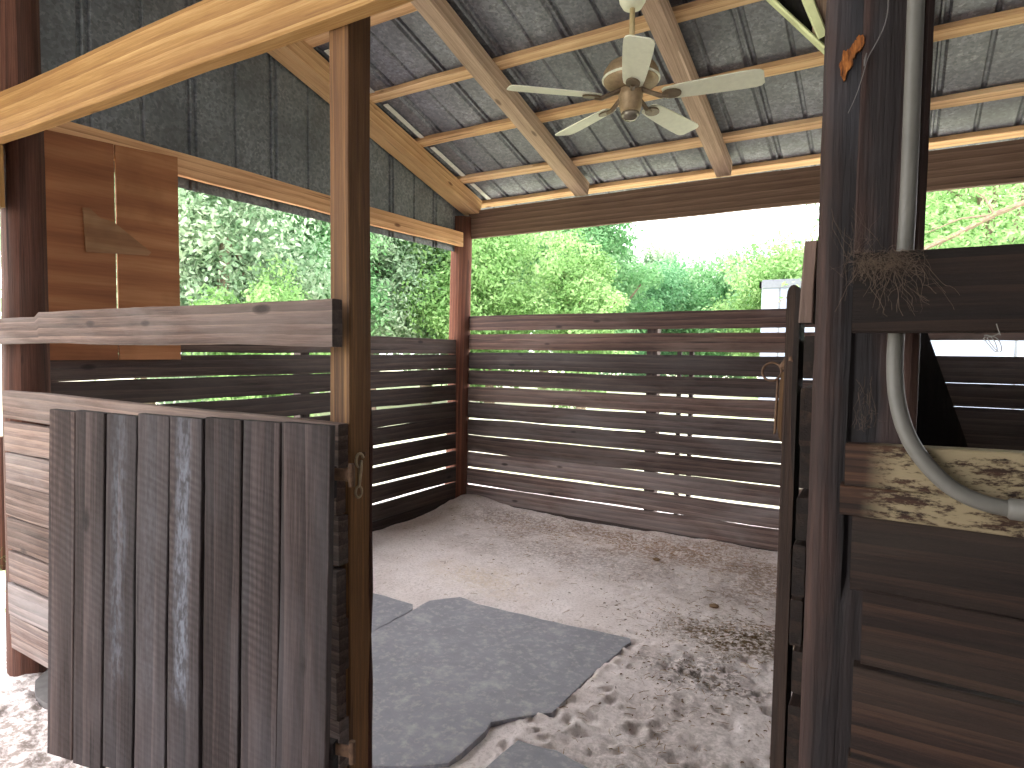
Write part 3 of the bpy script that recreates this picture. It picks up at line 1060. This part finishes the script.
# ------------------------------------------------------------------ conduit
cd = empty('conduit', (0, 1.25, 1.4), 'grey plastic conduit running down the charred post and bending right', 'conduit')
cp = [(.002, 1.252, 2.9), (.002, 1.252, 2.4), (.003, 1.252, 2.1), (.004, 1.251, 1.9), (.003, 1.249, 1.77), (-.001, 1.246, 1.70), (-.005, 1.242, 1.63), (-.0055, 1.234, 1.58), (-.001, 1.224, 1.53),
      (.010, 1.213, 1.485), (.026, 1.205, 1.45), (.050, 1.20, 1.418), (.076, 1.197, 1.393), (.105, 1.196, 1.378), (.135, 1.196, 1.371), (.17, 1.196, 1.369)]
def smooth_path(p, it=2):
    p = [Vector(q) for q in p]
    for _ in range(it):
        q = [p[0]]
        for i in range(len(p) - 1):
            q += [p[i] * .75 + p[i + 1] * .25, p[i] * .25 + p[i + 1] * .75]
        p = q + [p[-1]]
    return p
m = MB()
m.tube(smooth_path(cp), .0125, 20)
m.build('pipe', M['pvc'], cd, True)
m = MB()
m.tube([(.148, 1.196, 1.370), (.152, 1.196, 1.370), (.20, 1.196, 1.369), (.26, 1.196, 1.368), (.6, 1.196, 1.366)], [.0125, .0165, .0165, .0165, .0165], 20)
m.build('coupling', M['pvc'], cd, True)

# twine loop under the stall rail
m = MB()
rnd = random.Random(5)
pts = []
for i in range(60):
    t = i / 59 * 5.2 * PI
    pts.append((.118 + .009 * math.cos(t) + .003 * math.sin(t * .37), 1.174 + .003 * math.sin(t * .9), 1.622 + .012 * math.sin(t * .8 + .4) + .004 * math.cos(t * 1.7)))
pts = [(.122, 1.178, 1.648), (.124, 1.176, 1.64), (.126, 1.175, 1.634)] + pts
m.tube(smooth_path(pts, 1), .0007, 5)
one('twine_loop', m, M['twine'], 'small tangle of white twine hanging under the stall rail', 'twine', origin=(.12, 1.21, 1.63))

# cobwebs: uncountable dusty threads
rnd = random.Random(12)
m = MB()
def strand(p, q, sag, r, jit=.004, n=9):
    p, q = Vector(p), Vector(q)
    pts = []
    ph = rnd.random() * 9
    for i in range(n):
        t = i / (n - 1)
        c = p.lerp(q, t) + Vector((mnoise.noise(Vector((t * 3, ph, 0))) * jit, mnoise.noise(Vector((t * 3, ph, 5))) * jit * .5, -sag * 4 * t * (1 - t) + mnoise.noise(Vector((t * 3, ph, 9))) * jit))
        pts.append(c)
    m.tube(pts, [r * (.6 + .8 * rnd.random()) for _ in pts], 4, cap=False)
for i in range(230):      # mat on the rail's upper edge
    x = rnd.uniform(-.066, .0)
    z = rnd.uniform(1.742, 1.768)
    strand((x, rnd.uniform(1.172, 1.18), z), (x + rnd.uniform(-.03, .04), rnd.uniform(1.172, 1.18), z + rnd.uniform(-.03, .008)), rnd.uniform(-.003, .006), rnd.uniform(.0001, .00028), .009)
for i in range(46):       # threads dropping over the rail
    x = rnd.uniform(-.068, .03)
    strand((x, 1.177, rnd.uniform(1.73, 1.765)), (x + rnd.uniform(-.04, .05), 1.177, rnd.uniform(1.66, 1.73)), rnd.uniform(-.004, .008), rnd.uniform(.0001, .0003), .012)
for i in range(34):       # threads spanning up to the post
    strand((rnd.uniform(-.12, -.03), 1.258, rnd.uniform(1.72, 1.88)), (rnd.uniform(-.085, -.02), rnd.uniform(1.19, 1.255), rnd.uniform(1.69, 1.80)), rnd.uniform(-.004, .01), rnd.uniform(.00008, .00022), .01)
for i in range(24):
    x = rnd.uniform(-.06, -.03)
    strand((x, 1.268, rnd.uniform(1.47, 1.56)), (x + rnd.uniform(-.01, .02), 1.268, rnd.uniform(1.46, 1.53)), 0, .00018, .01)
tag(m.build('cobwebs', M['web']), 'dusty cobwebs matted on the stall rail beside the charred post', 'cobweb', kind='stuff')
m = MB()
m.tube(smooth_path([(-.045, 1.256, 2.22), (-.035, 1.252, 2.19), (-.038, 1.255, 2.15), (-.055, 1.257, 2.125), (-.068, 1.258, 2.11), (-.074, 1.258, 2.08), (-.085, 1.258, 2.04), (-.094, 1.26, 2.015)], 2), [.0007] * 40, 5) if False else None
pts = smooth_path([(-.045, 1.258, 2.24), (-.036, 1.256, 2.20), (-.038, 1.257, 2.16), (-.052, 1.258, 2.128), (-.064, 1.259, 2.11), (-.070, 1.259, 2.08), (-.080, 1.259, 2.045), (-.091, 1.260, 2.02)], 2)
m.tube(pts, [.0012 * (1 - .55 * i / len(pts)) for i in range(len(pts))], 6)
m.tube([(-.066, 1.2585, 2.116), (-.068, 1.2585, 2.105), (-.069, 1.2585, 2.095)], [.001, .002, .0008], 6)
one('web_strand', m, M['stone'], 'pale dusty web strand clinging to the upper charred post', 'cobweb', origin=(-.06, 1.25, 2.1))

# ------------------------------------------------------------------ ceiling fan
FX, FY, FZ = -1.262, 3.232, 2.94
fan = empty('ceiling_fan', (FX, FY, FZ), 'cream five-blade ceiling fan with brass motor hanging from the rafters', 'ceiling fan')
c = (FX, FY, FZ)
m = MB()
m.lathe((FX, FY, 0), [(.02, 3.405), (.05, 3.41), (.068, 3.44), (.075, 3.49), (.076, 3.585), (.06, 3.60)])
m.build('canopy', M['cream'], fan, True)
m = MB()
m.lathe((FX, FY, 0), [(.014, 3.42), (.014, 3.16)], 16)
m.lathe((FX, FY, 0), [(.014, 3.20), (.026, 3.19), (.03, 3.16), (.03, 3.14)], 20)
m.build('downrod', M['fancord'], fan, True)
m = MB()
m.lathe((FX, FY, 0), [(.03, 3.15), (.075, 3.14), (.12, 3.115), (.143, 3.08), (.148, 3.05), (.14, 3.02), (.115, 3.0), (.07, 2.99)], 40)
m.build('motor_housing', M['brass'], fan, True)
m = MB()
m.lathe((FX, FY, 0), [(.14, 3.036), (.152, 3.036), (.152, 3.046), (.14, 3.046)], 40)
m.build('motor_band', M['cream'], fan, True)
m = MB()
m.lathe((FX, FY, 0), [(.05, 3.0), (.062, 2.985), (.064, 2.95), (.058, 2.935), (.06, 2.91), (.055, 2.885), (.05, 2.87), (.03, 2.862)], 32)
m.build('switch_housing', M['brass'], fan, True)
m = MB()
m.lathe((FX, FY, 0), [(.046, 2.87), (.05, 2.86), (.046, 2.845), (.03, 2.832), (.012, 2.828)], 28)
m.build('fitter_cap', M['glass'], fan, True)
for kbl in range(5):
    th = math.radians(6.2 + 72 * kbl)
    d = Vector((math.cos(th), math.sin(th), 0))
    s = Vector((-math.sin(th), math.cos(th), 0))
    pit = math.radians(-12)
    w = s * math.cos(pit) + Vector((0, 0, math.sin(pit)))
    nn = d.cross(w)
    m = MB()
    out = []
    def hw_(u):
        return .052 + .018 * min(1, (u - .17) / .25)
    us_ = [.17, .185, .25, .35, .45, .55, .62, .645, .66]
    wd_ = [.036, .048, .056, .062, .066, .069, .069, .062, .045]
    o1 = [Vector(c) + d * u + w * h for u, h in zip(us_, wd_)]
    o2 = [Vector(c) + d * u - w * h for u, h in reversed(list(zip(us_, wd_)))]
    m.plate(o1 + o2, nn * .006)
    bl = m.build('blade', M['cream'], fan)
    # blade iron: arm from the motor and oval plate under the blade
    m = MB()
    m.tube([Vector(c) + d * .05 + Vector((0, 0, .045)), Vector(c) + d * .10 + Vector((0, 0, .02)), Vector(c) + d * .16 + Vector((0, 0, -.008)), Vector(c) + d * .2 + Vector((0, 0, -.008))], [.014, .012, .013, .012], 10)
    ov = [Vector(c) + d * (.215 + .05 * math.cos(a * PI / 10)) + w * (.036 * math.sin(a * PI / 10)) - nn * .010 for a in range(20)]
    m.plate(ov, nn * .009)
    m.build('blade_iron', M['browniron'], bl)

# ------------------------------------------------------------------ mats
def mat_plate(outline, z, t, seed):
    m = MB()
    rnd = random.Random(seed)
    pts = []
    n = len(outline)
    for i in range(n):
        a, b = Vector(outline[i]), Vector(outline[(i + 1) % n])
        L = (b - a).length
        ns = max(1, int(L / .07))
        for k in range(ns):
            p = a.lerp(b, k / ns)
            pts.append((p.x + rnd.uniform(-.006, .006), p.y + rnd.uniform(-.006, .006)))
    cx = sum(p[0] for p in pts) / len(pts)
    cy = sum(p[1] for p in pts) / len(pts)
    rings = []
    verts, faces = [], []
    N_ = len(pts)
    S = [1, .985, .9, .75, .55, .3, .1]
    zz = lambda x, y: z + .004 * mnoise.noise(Vector((x * 1.8, y * 1.8, seed)))
    for s in S:
        for (x, y) in pts:
            X, Y = cx + (x - cx) * s, cy + (y - cy) * s
            verts.append((X, Y, zz(X, Y) + (t if s < .99 else t * .8)))
    for i in range(len(S) - 1):
        for k in range(N_):
            a, b = i * N_ + k, i * N_ + (k + 1) % N_
            faces.append((a, b, b + N_, a + N_))
    faces.append(tuple((len(S) - 1) * N_ + k for k in range(N_)))
    o = len(verts)
    for (x, y) in pts:
        verts.append((x, y, zz(x, y) - .03))
    for k in range(N_):
        b = (k + 1) % N_
        faces.append((o + k, o + b, b, k))
    m.add(verts, faces)
    return m


mA = mat_plate(MAT_A, .004, .008, 3)
one('stall_mat', mA, M['rubber'], 'large grey rubber mat on the sand in mid stall', 'mat', 'rubber stall mats', origin=(-1.9, 2.5, 0))
mB = mat_plate(MAT_B, .010, .008, 8)
one('stall_mat', mB, M['rubber'], 'grey rubber mat mostly hidden behind the square post', 'mat', 'rubber stall mats', origin=(-3, 2.4, 0))
mC = mat_plate(MAT_C, .006, .006, 5)
one('stall_mat', mC, M['rubber'], 'grey mat corner half buried in sand beside the large mat', 'mat', 'rubber stall mats', origin=(-1.1, 1.9, 0))

# mat scraps at the foot of the log pole
for outl, lab, sd in ((SCRAP, 'pale grey slab on the sand under the low wall', 2),
                      (SCRAP2, 'dark-edged mat scrap in front of the pale slab', 4)):
    m = mat_plate(outl, .012 if sd == 2 else .008, .008, sd)
    one('mat_scrap', m, M['stone'], lab, 'mat scrap', 'mat scraps by the log pole', origin=(-3.3, 1.4, 0))

# a stone and pebbles
def stone(x, y, r, lab, mat, fl=.5, group=None):
    m = MB()
    n, k = 8, 12
    verts, faces = [], []
    for i in range(1, n):
        ph = PI * i / n
        for j in range(k):
            th = 2 * PI * j / k
            d = Vector((math.sin(ph) * math.cos(th), math.sin(ph) * math.sin(th), math.cos(ph)))
            rr = r * (1 + .3 * mnoise.noise(d * 1.7 + Vector((x * 9, y * 9, 0))))
            verts.append((x + d.x * rr * 1.3, y + d.y * rr, hgt(x, y) + .012 + d.z * rr * fl))
    for i in range(n - 2):
        for j in range(k):
            a, b = i * k + j, i * k + (j + 1) % k
            faces.append((a, a + k, b + k, b))
    faces.append(tuple(range(k)))
    faces.append(tuple(reversed([(n - 2) * k + j for j in range(k)])))
    m.add(verts, faces)
    one('dung_lump', m, M[mat], lab, 'lump', group, True, origin=(x, y, hgt(x, y)))
stone(-2.02, 1.83, .016, 'small brown lump on the large mat beside the square post', 'crumb', .6, 'dark lumps on the floor')
stone(-2.02 + .5, 4.62, .022, 'dark lump on the sand in front of the back fence middle', 'crumb', .5, 'dark lumps on the floor')
stone(-.93, 3.98, .024, 'dark lump on the sand near the right end of the fence', 'crumb', .5, 'dark lumps on the floor')

# straw litter trodden in the sand
rnd = random.Random(21)
def litter(mat, name, label, spots, L0, L1, r0, r1):
    m = MB()
    for (cx, cy, sx, sy, n_) in spots:
        for _ in range(n_):
            x, y = rnd.gauss(cx, sx), rnd.gauss(cy, sy)
            if not (-3.72 < x < -.2 and 1.6 < y < 5.27):
                continue
            if -2.4 < x < -1.25 and 1.5 < y < 3.2:
                continue
            z = hgt(x, y) + .004
            th = rnd.uniform(0, PI)
            L = rnd.uniform(L0, L1)
            e = Vector((math.cos(th), math.sin(th), 0)) * L / 2
            b = Vector((-e.y, e.x, 0)) * rnd.uniform(-.3, .3)
            m.tube([Vector((x, y, z)) - e, Vector((x, y, z + .003)) + b, Vector((x, y, z)) + e], rnd.uniform(r0, r1), 4, cap=False)
    return tag(m.build(name, mat), label, 'straw', kind='stuff')
litter(M['straw'], 'straw_litter', 'scattered straw and chaff over the sand', [(-1.6, 5.0, .9, .2, 500), (-2.9, 4.95, .5, .22, 260), (-2.0, 4.3, 1.0, .5, 420), (-.75, 3.7, .35, .3, 380), (-.8, 2.6, .3, .6, 220), (-.6, 4.7, .4, .4, 260)], .015, .06, .0006, .0015)
litter(M['crumb'], 'dung_crumbs', 'dark dung crumbs trodden in the sand', [(-.72, 3.62, .3, .16, 420), (-.8, 3.1, .25, .2, 160), (-1.6, 5.0, .9, .16, 200), (-2.2, 4.4, .9, .5, 90), (-.7, 2.4, .3, .5, 60)], .006, .018, .001, .003)

# ------------------------------------------------------------------ trailer beyond the fence
tr = empty('trailer', (-.3, 14, 0), 'white box trailer parked beyond the back fence on the right', 'trailer')
m = MB()
m.box((-2.31, 13, .55), (5.2, 15.4, 2.90))
m.build('body', M['trailer'], tr)
m = MB()
m.box((-2.35, 12.96, 2.86), (5.24, 13.0, 2.99))
m.box((-2.35, 12.96, 2.86), (-2.31, 15.44, 2.99))
m.box((-2.30, 12.97, 2.99), (5.2, 15.4, 3.02))
m.build('roof_rim', M['trailertrim'], tr)
for x in (-2.0, -.8, .4, 1.6, 2.8, 4.0):
    m = MB()
    m.box((x, 12.985, .6), (x + .03, 13.0, 2.85))
    m.build('seam', M['trailertrim'], tr)
for x in (1.0, 1.9):
    m = MB()
    m.tube([(x, 13.05, .37), (x, 13.25, .37)], .37, 28)
    m.build('wheel', M['tyre'], tr, True)

# ------------------------------------------------------------------ trees
nr = np.random.RandomState(4)


def make_tree(x, y, H_, rad, base, mat, label, nleaf, lsize, clumps, seed, group='trees beyond the fences', spread=1.0, cat='tree', name='tree', boughs=6):
    rs = np.random.RandomState(seed)
    t = empty(name, (x, y, 0), label, cat, group)
    # clumps: centres spread over an ellipsoid
    cz = (H_ + base) / 2
    hz = (H_ - base) / 2
    d = rs.normal(size=(clumps, 3))
    d /= np.linalg.norm(d, axis=1)[:, None]
    rr = rs.uniform(.35, .95, clumps)[:, None]
    cc = d * rr * np.array([rad, rad, hz]) + np.array([x, y, cz])
    cr = rs.uniform(.26, .46, clumps) * min(rad, hz) * spread
    tone = rs.uniform(.1, .9, clumps)
    which = rs.randint(0, clumps, nleaf)
    dd = rs.normal(size=(nleaf, 3))
    dd /= np.linalg.norm(dd, axis=1)[:, None]
    pos = cc[which] + dd * (cr[which] * rs.uniform(.45, 1.05, nleaf))[:, None] * np.array([1, 1, .8])
    pos[:, 2] = np.maximum(pos[:, 2], base * .6)
    a = dd * .7 + rs.normal(size=(nleaf, 3)) * .6 + np.array([0, 0, .3])
    a /= np.linalg.norm(a, axis=1)[:, None]
    b = np.cross(a, rs.normal(size=(nleaf, 3)))
    b /= np.linalg.norm(b, axis=1)[:, None]
    c2 = np.cross(a, b)
    sz = lsize * rs.uniform(.6, 1.4, nleaf)[:, None]
    # pointed leaf spray: 6 vertices folded on the mid line
    P = np.stack([pos - b * sz, pos - b * sz * .2 + c2 * sz * .45 - a * sz * .12, pos + b * sz * .6 + c2 * sz * .3 - a * sz * .1, pos + b * sz,
                  pos + b * sz * .5 - c2 * sz * .35 - a * sz * .1, pos - b * sz * .3 - c2 * sz * .42 - a * sz * .12], 1)
    V = P.reshape(-1, 3) - np.array([x, y, 0])
    base_i = np.arange(nleaf) * 6
    F1 = np.stack([base_i, base_i + 1, base_i + 2, base_i + 3], 1)
    F2 = np.stack([base_i, base_i + 3, base_i + 4, base_i + 5], 1)
    F = np.concatenate([F1, F2])
    me = bpy.data.meshes.new('crown')
    me.vertices.add(len(V))
    me.vertices.foreach_set('co', V.astype(np.float32).ravel())
    me.loops.add(F.size)
    me.loops.foreach_set('vertex_index', F.astype(np.int32).ravel())
    me.polygons.add(len(F))
    me.polygons.foreach_set('loop_start', np.arange(0, F.size, 4, dtype=np.int32))
    me.update(calc_edges=True)
    at = me.attributes.new('lc', 'FLOAT', 'POINT')
    lv = np.clip(tone[which] + rs.uniform(-.3, .3, nleaf), 0, 1)
    at.data.foreach_set('value', np.repeat(lv, 6).astype(np.float32))
    me.materials.append(mat)
    o = bpy.data.objects.new('crown', me)
    COL.objects.link(o)
    o.parent = t
    m = MB()
    top = Vector((x, y, cz + hz * .4))
    tp = [Vector((x + .1 * math.sin(i), y + .1 * math.cos(i * 1.3), -.1 + (top.z + .1) * i / 7)) for i in range(8)]
    tr_ = [.055 * H_ ** .6 * (1 - .75 * i / 7) for i in range(8)]
    m.tube(tp, tr_, 10, rough=.15)
    for i in range(boughs):
        q = Vector(cc[i % clumps])
        s0 = tp[min(6, 2 + i % 5)]
        m.tube([s0, s0.lerp(q, .4) + Vector((0, 0, -.1)), s0.lerp(q, .75), q], [tr_[4] * .6, tr_[4] * .45, tr_[4] * .3, .02], 7, rough=.1)
    m.build('trunk', M['bark'], t)
    return t


def polar(az, dist):
    a = math.radians(az)
    return -math.sin(a) * dist, math.cos(a) * dist


T = [  # az, dist, H, rad, base, mat, leaves, lsize, label
    (62, 15, 8.5, 3.0, .3, 'leafC', 9000, .15, 'silvery green tree at the far left edge of the side opening'),
    (56, 13.5, 7.5, 2.2, .2, 'leafC', 9000, .14, 'pale silvery tree filling the side opening beside the plywood'),
    (50.5, 16, 7.0, 2.0, .2, 'leafA', 8000, .14, 'green tree seen through the side opening left of the square post'),
    (53, 11.5, 2.9, 1.1, .0, 'leafB', 5000, .11, 'low yellow-green bush in the side opening'),
    (44.5, 17, 8.0, 2.3, .2, 'leafC', 8500, .15, 'pale tree seen between the square post and the corner log'),
    (39.5, 19, 8.5, 2.2, .2, 'leafA', 8000, .16, 'green tree close left of the far corner log'),
    (33.8, 17, 5.9, 2.1, .2, 'leafB', 9000, .14, 'bright yellow-green rounded tree just right of the corner log'),
    (35, 27, 11, 4.0, .3, 'leafA', 9000, .24, 'tall green tree behind the bright rounded tree'),
    (28.8, 25, 10, 3.2, .3, 'leafD', 9000, .2, 'bluish green tall tree mid rear opening'),
    (24.6, 21, 8.6, 2.1, .2, 'leafA', 9000, .17, 'tall green tree whose edge meets the white sky'),
    (25.5, 15.5, 4.6, 1.2, .1, 'leafB', 5000, .12, 'small yellow-green tree in front of the tall rear trees'),
    (20.3, 30, 5.9, 3.2, .1, 'leafD', 8000, .2, 'low bluish tree under the open sky'),
    (16.2, 33, 6.4, 3.4, .1, 'leafA', 8000, .22, 'low rounded tree in the middle of the open sky'),
    (12.0, 30, 6.3, 2.8, .1, 'leafA', 8000, .2, 'low green tree left of the white trailer'),
    (8.2, 25, 6.2, 2.2, .1, 'leafB', 8000, .17, 'green tree rising behind the white trailer'),
    (19.0, 40, 8.3, 3.0, .3, 'leafC', 6000, .26, 'distant pale tree poking above the low treeline'),
    (4.5, 33, 7.5, 3.5, .3, 'leafA', 7000, .22, 'green tree behind the charred post beyond the trailer'),
    (-5.5, 17, 7.6, 3.6, 1.5, 'leafB', 9000, .14, 'yellow-green oak seen right of the charred post'),
    (-1.0, 26, 7.5, 3.4, .3, 'leafA', 7000, .2, 'green tree behind the oak at right'),
    (-10, 25, 8.5, 4.0, .3, 'leafA', 7000, .2, 'green tree at the far right edge'),
    (61, 27, 13, 4.5, .3, 'leafA', 6000, .36, 'tall green tree behind the silvery trees at the far left'),
    (53, 26, 12, 4.2, .3, 'leafA', 6000, .36, 'tall green tree behind the pale trees in the side opening'),
    (44, 28, 12, 4.2, .3, 'leafA', 6000, .36, 'tall green tree far behind between square post and corner log'),
    (1.6, 21, 8.5, 1.7, 1.5, 'leafA', 5000, .15, 'slim green tree whose edge shows just left of the charred post'),
]
for i, (az, di, H_, ra, ba, mt, nl, ls, lab) in enumerate(T):
    x, y = polar(az, di)
    make_tree(x, y, H_, ra, ba, M[mt], lab, int(nl * 4.2), ls * .4, 90, 30 + i)

# bare oak boughs crossing the right opening
m = MB()
rnd = random.Random(2)
ox, oy = polar(-6.5, 12.5)
main = smooth_path([(-1.2, 12.6, 2.9), (-.4, 12.4, 3.1), (.5, 12.3, 3.4), (1.4, 12.2, 3.9), (2.6, 12.1, 4.2)], 1)
m.tube(main, [.02 + .035 * i / len(main) for i in range(len(main))], 7, rough=.1)
for i in range(9):
    s = main[rnd.randrange(1, len(main))]
    e = s + Vector((rnd.uniform(-1.0, -.2), rnd.uniform(-.4, .4), rnd.uniform(-.6, .5)))
    m.tube([s, s.lerp(e, .5) + Vector((0, 0, .08)), e], [.02, .014, .006], 6)
t = empty('oak_bough', (1.4, 12.2, 0), 'dark leafy bough reaching across the opening right of the charred post', 'bough')
m.build('branch', M['bark'], t)
lv = MB()
rs = random.Random(9)
for i in range(1500):
    s = main[rs.randrange(0, len(main))] + Vector((rs.gauss(0, .45), rs.gauss(0, .4), rs.gauss(0, .4)))
    d = Vector((rs.gauss(0, 1), rs.gauss(0, 1), rs.gauss(0, .5))).normalized()
    w = d.cross(Vector((rs.gauss(0, 1), rs.gauss(0, 1), rs.gauss(0, 1)))).normalized()
    u = d.cross(w)
    L_ = rs.uniform(.03, .07)
    lv.add([s - d * L_, s + w * L_ * .4 - u * L_ * .1, s + d * L_, s - w * L_ * .4 - u * L_ * .1], [(0, 1, 2), (0, 2, 3)])
ob = lv.build('foliage', M['leafB'], t)
a = ob.data.attributes.new('lc', 'FLOAT', 'POINT')
a.data.foreach_set('value', np.repeat(np.array([rs.random() for _ in range(1500)], dtype=np.float32), 4))

# grass tufts outside the left corner
m = MB()
rs = random.Random(14)
for i in range(900):
    x, y = rs.uniform(-6.2, -3.95), rs.uniform(1.4, 3.2)
    h = rs.uniform(.05, .2)
    dx, dy = rs.gauss(0, .05), rs.gauss(0, .05)
    w = rs.uniform(.003, .007)
    m.add([(x - w, y, 0), (x + w, y, 0), (x + dx * .5 + w * .6, y + dy * .5, h * .6), (x + dx * .5 - w * .6, y + dy * .5, h * .6), (x + dx * 1.4, y + dy * 1.4, h)], [(0, 1, 2, 3), (3, 2, 4)])
o = m.build('grass_tufts', M['leafB'])
a = o.data.attributes.new('lc', 'FLOAT', 'POINT')
a.data.foreach_set('value', np.repeat(np.array([rs.random() for _ in range(900)], dtype=np.float32), 5))
tag(o, 'yellow-green grass outside the log pole', 'grass', kind='stuff')

# ------------------------------------------------------------------ light
w = bpy.data.worlds.new('overcast sky')
scene.world = w
w.use_nodes = True
nt = w.node_tree
nt.nodes.clear()
out = nt.nodes.new('ShaderNodeOutputWorld')
bg = nt.nodes.new('ShaderNodeBackground')
bg.inputs[0].default_value = (1.0, .98, 1.0, 1)
bg.inputs[1].default_value = 1.0
nt.links.new(bg.outputs[0], out.inputs[0])

# ------------------------------------------------------------------ camera
cam = bpy.data.cameras.new('camera')
co = bpy.data.objects.new('camera', cam)
COL.objects.link(co)
yaw, pit, rol = math.radians(31.492), math.radians(-3.01), math.radians(.627)
fwd = Vector((-math.sin(yaw) * math.cos(pit), math.cos(yaw) * math.cos(pit), math.sin(pit)))
rt = Vector((math.cos(yaw), math.sin(yaw), 0))
up = rt.cross(fwd)
r2 = rt * math.cos(rol) + up * math.sin(rol)
u2 = -rt * math.sin(rol) + up * math.cos(rol)
from mathutils import Matrix
co.matrix_world = Matrix(((r2.x, u2.x, -fwd.x, 0), (r2.y, u2.y, -fwd.y, 0), (r2.z, u2.z, -fwd.z, 1.6), (0, 0, 0, 1)))
cam.sensor_fit = 'HORIZONTAL'
cam.sensor_width = 36
cam.lens = 36 * 630 / 1024
cam.clip_start = .02
cam.clip_end = 400
scene.camera = co

scene.view_settings.view_transform = 'Standard'
scene.view_settings.look = 'None'
scene.view_settings.exposure = 3.12
scene.view_settings.gamma = 1
scene.view_settings.use_curve_mapping = False
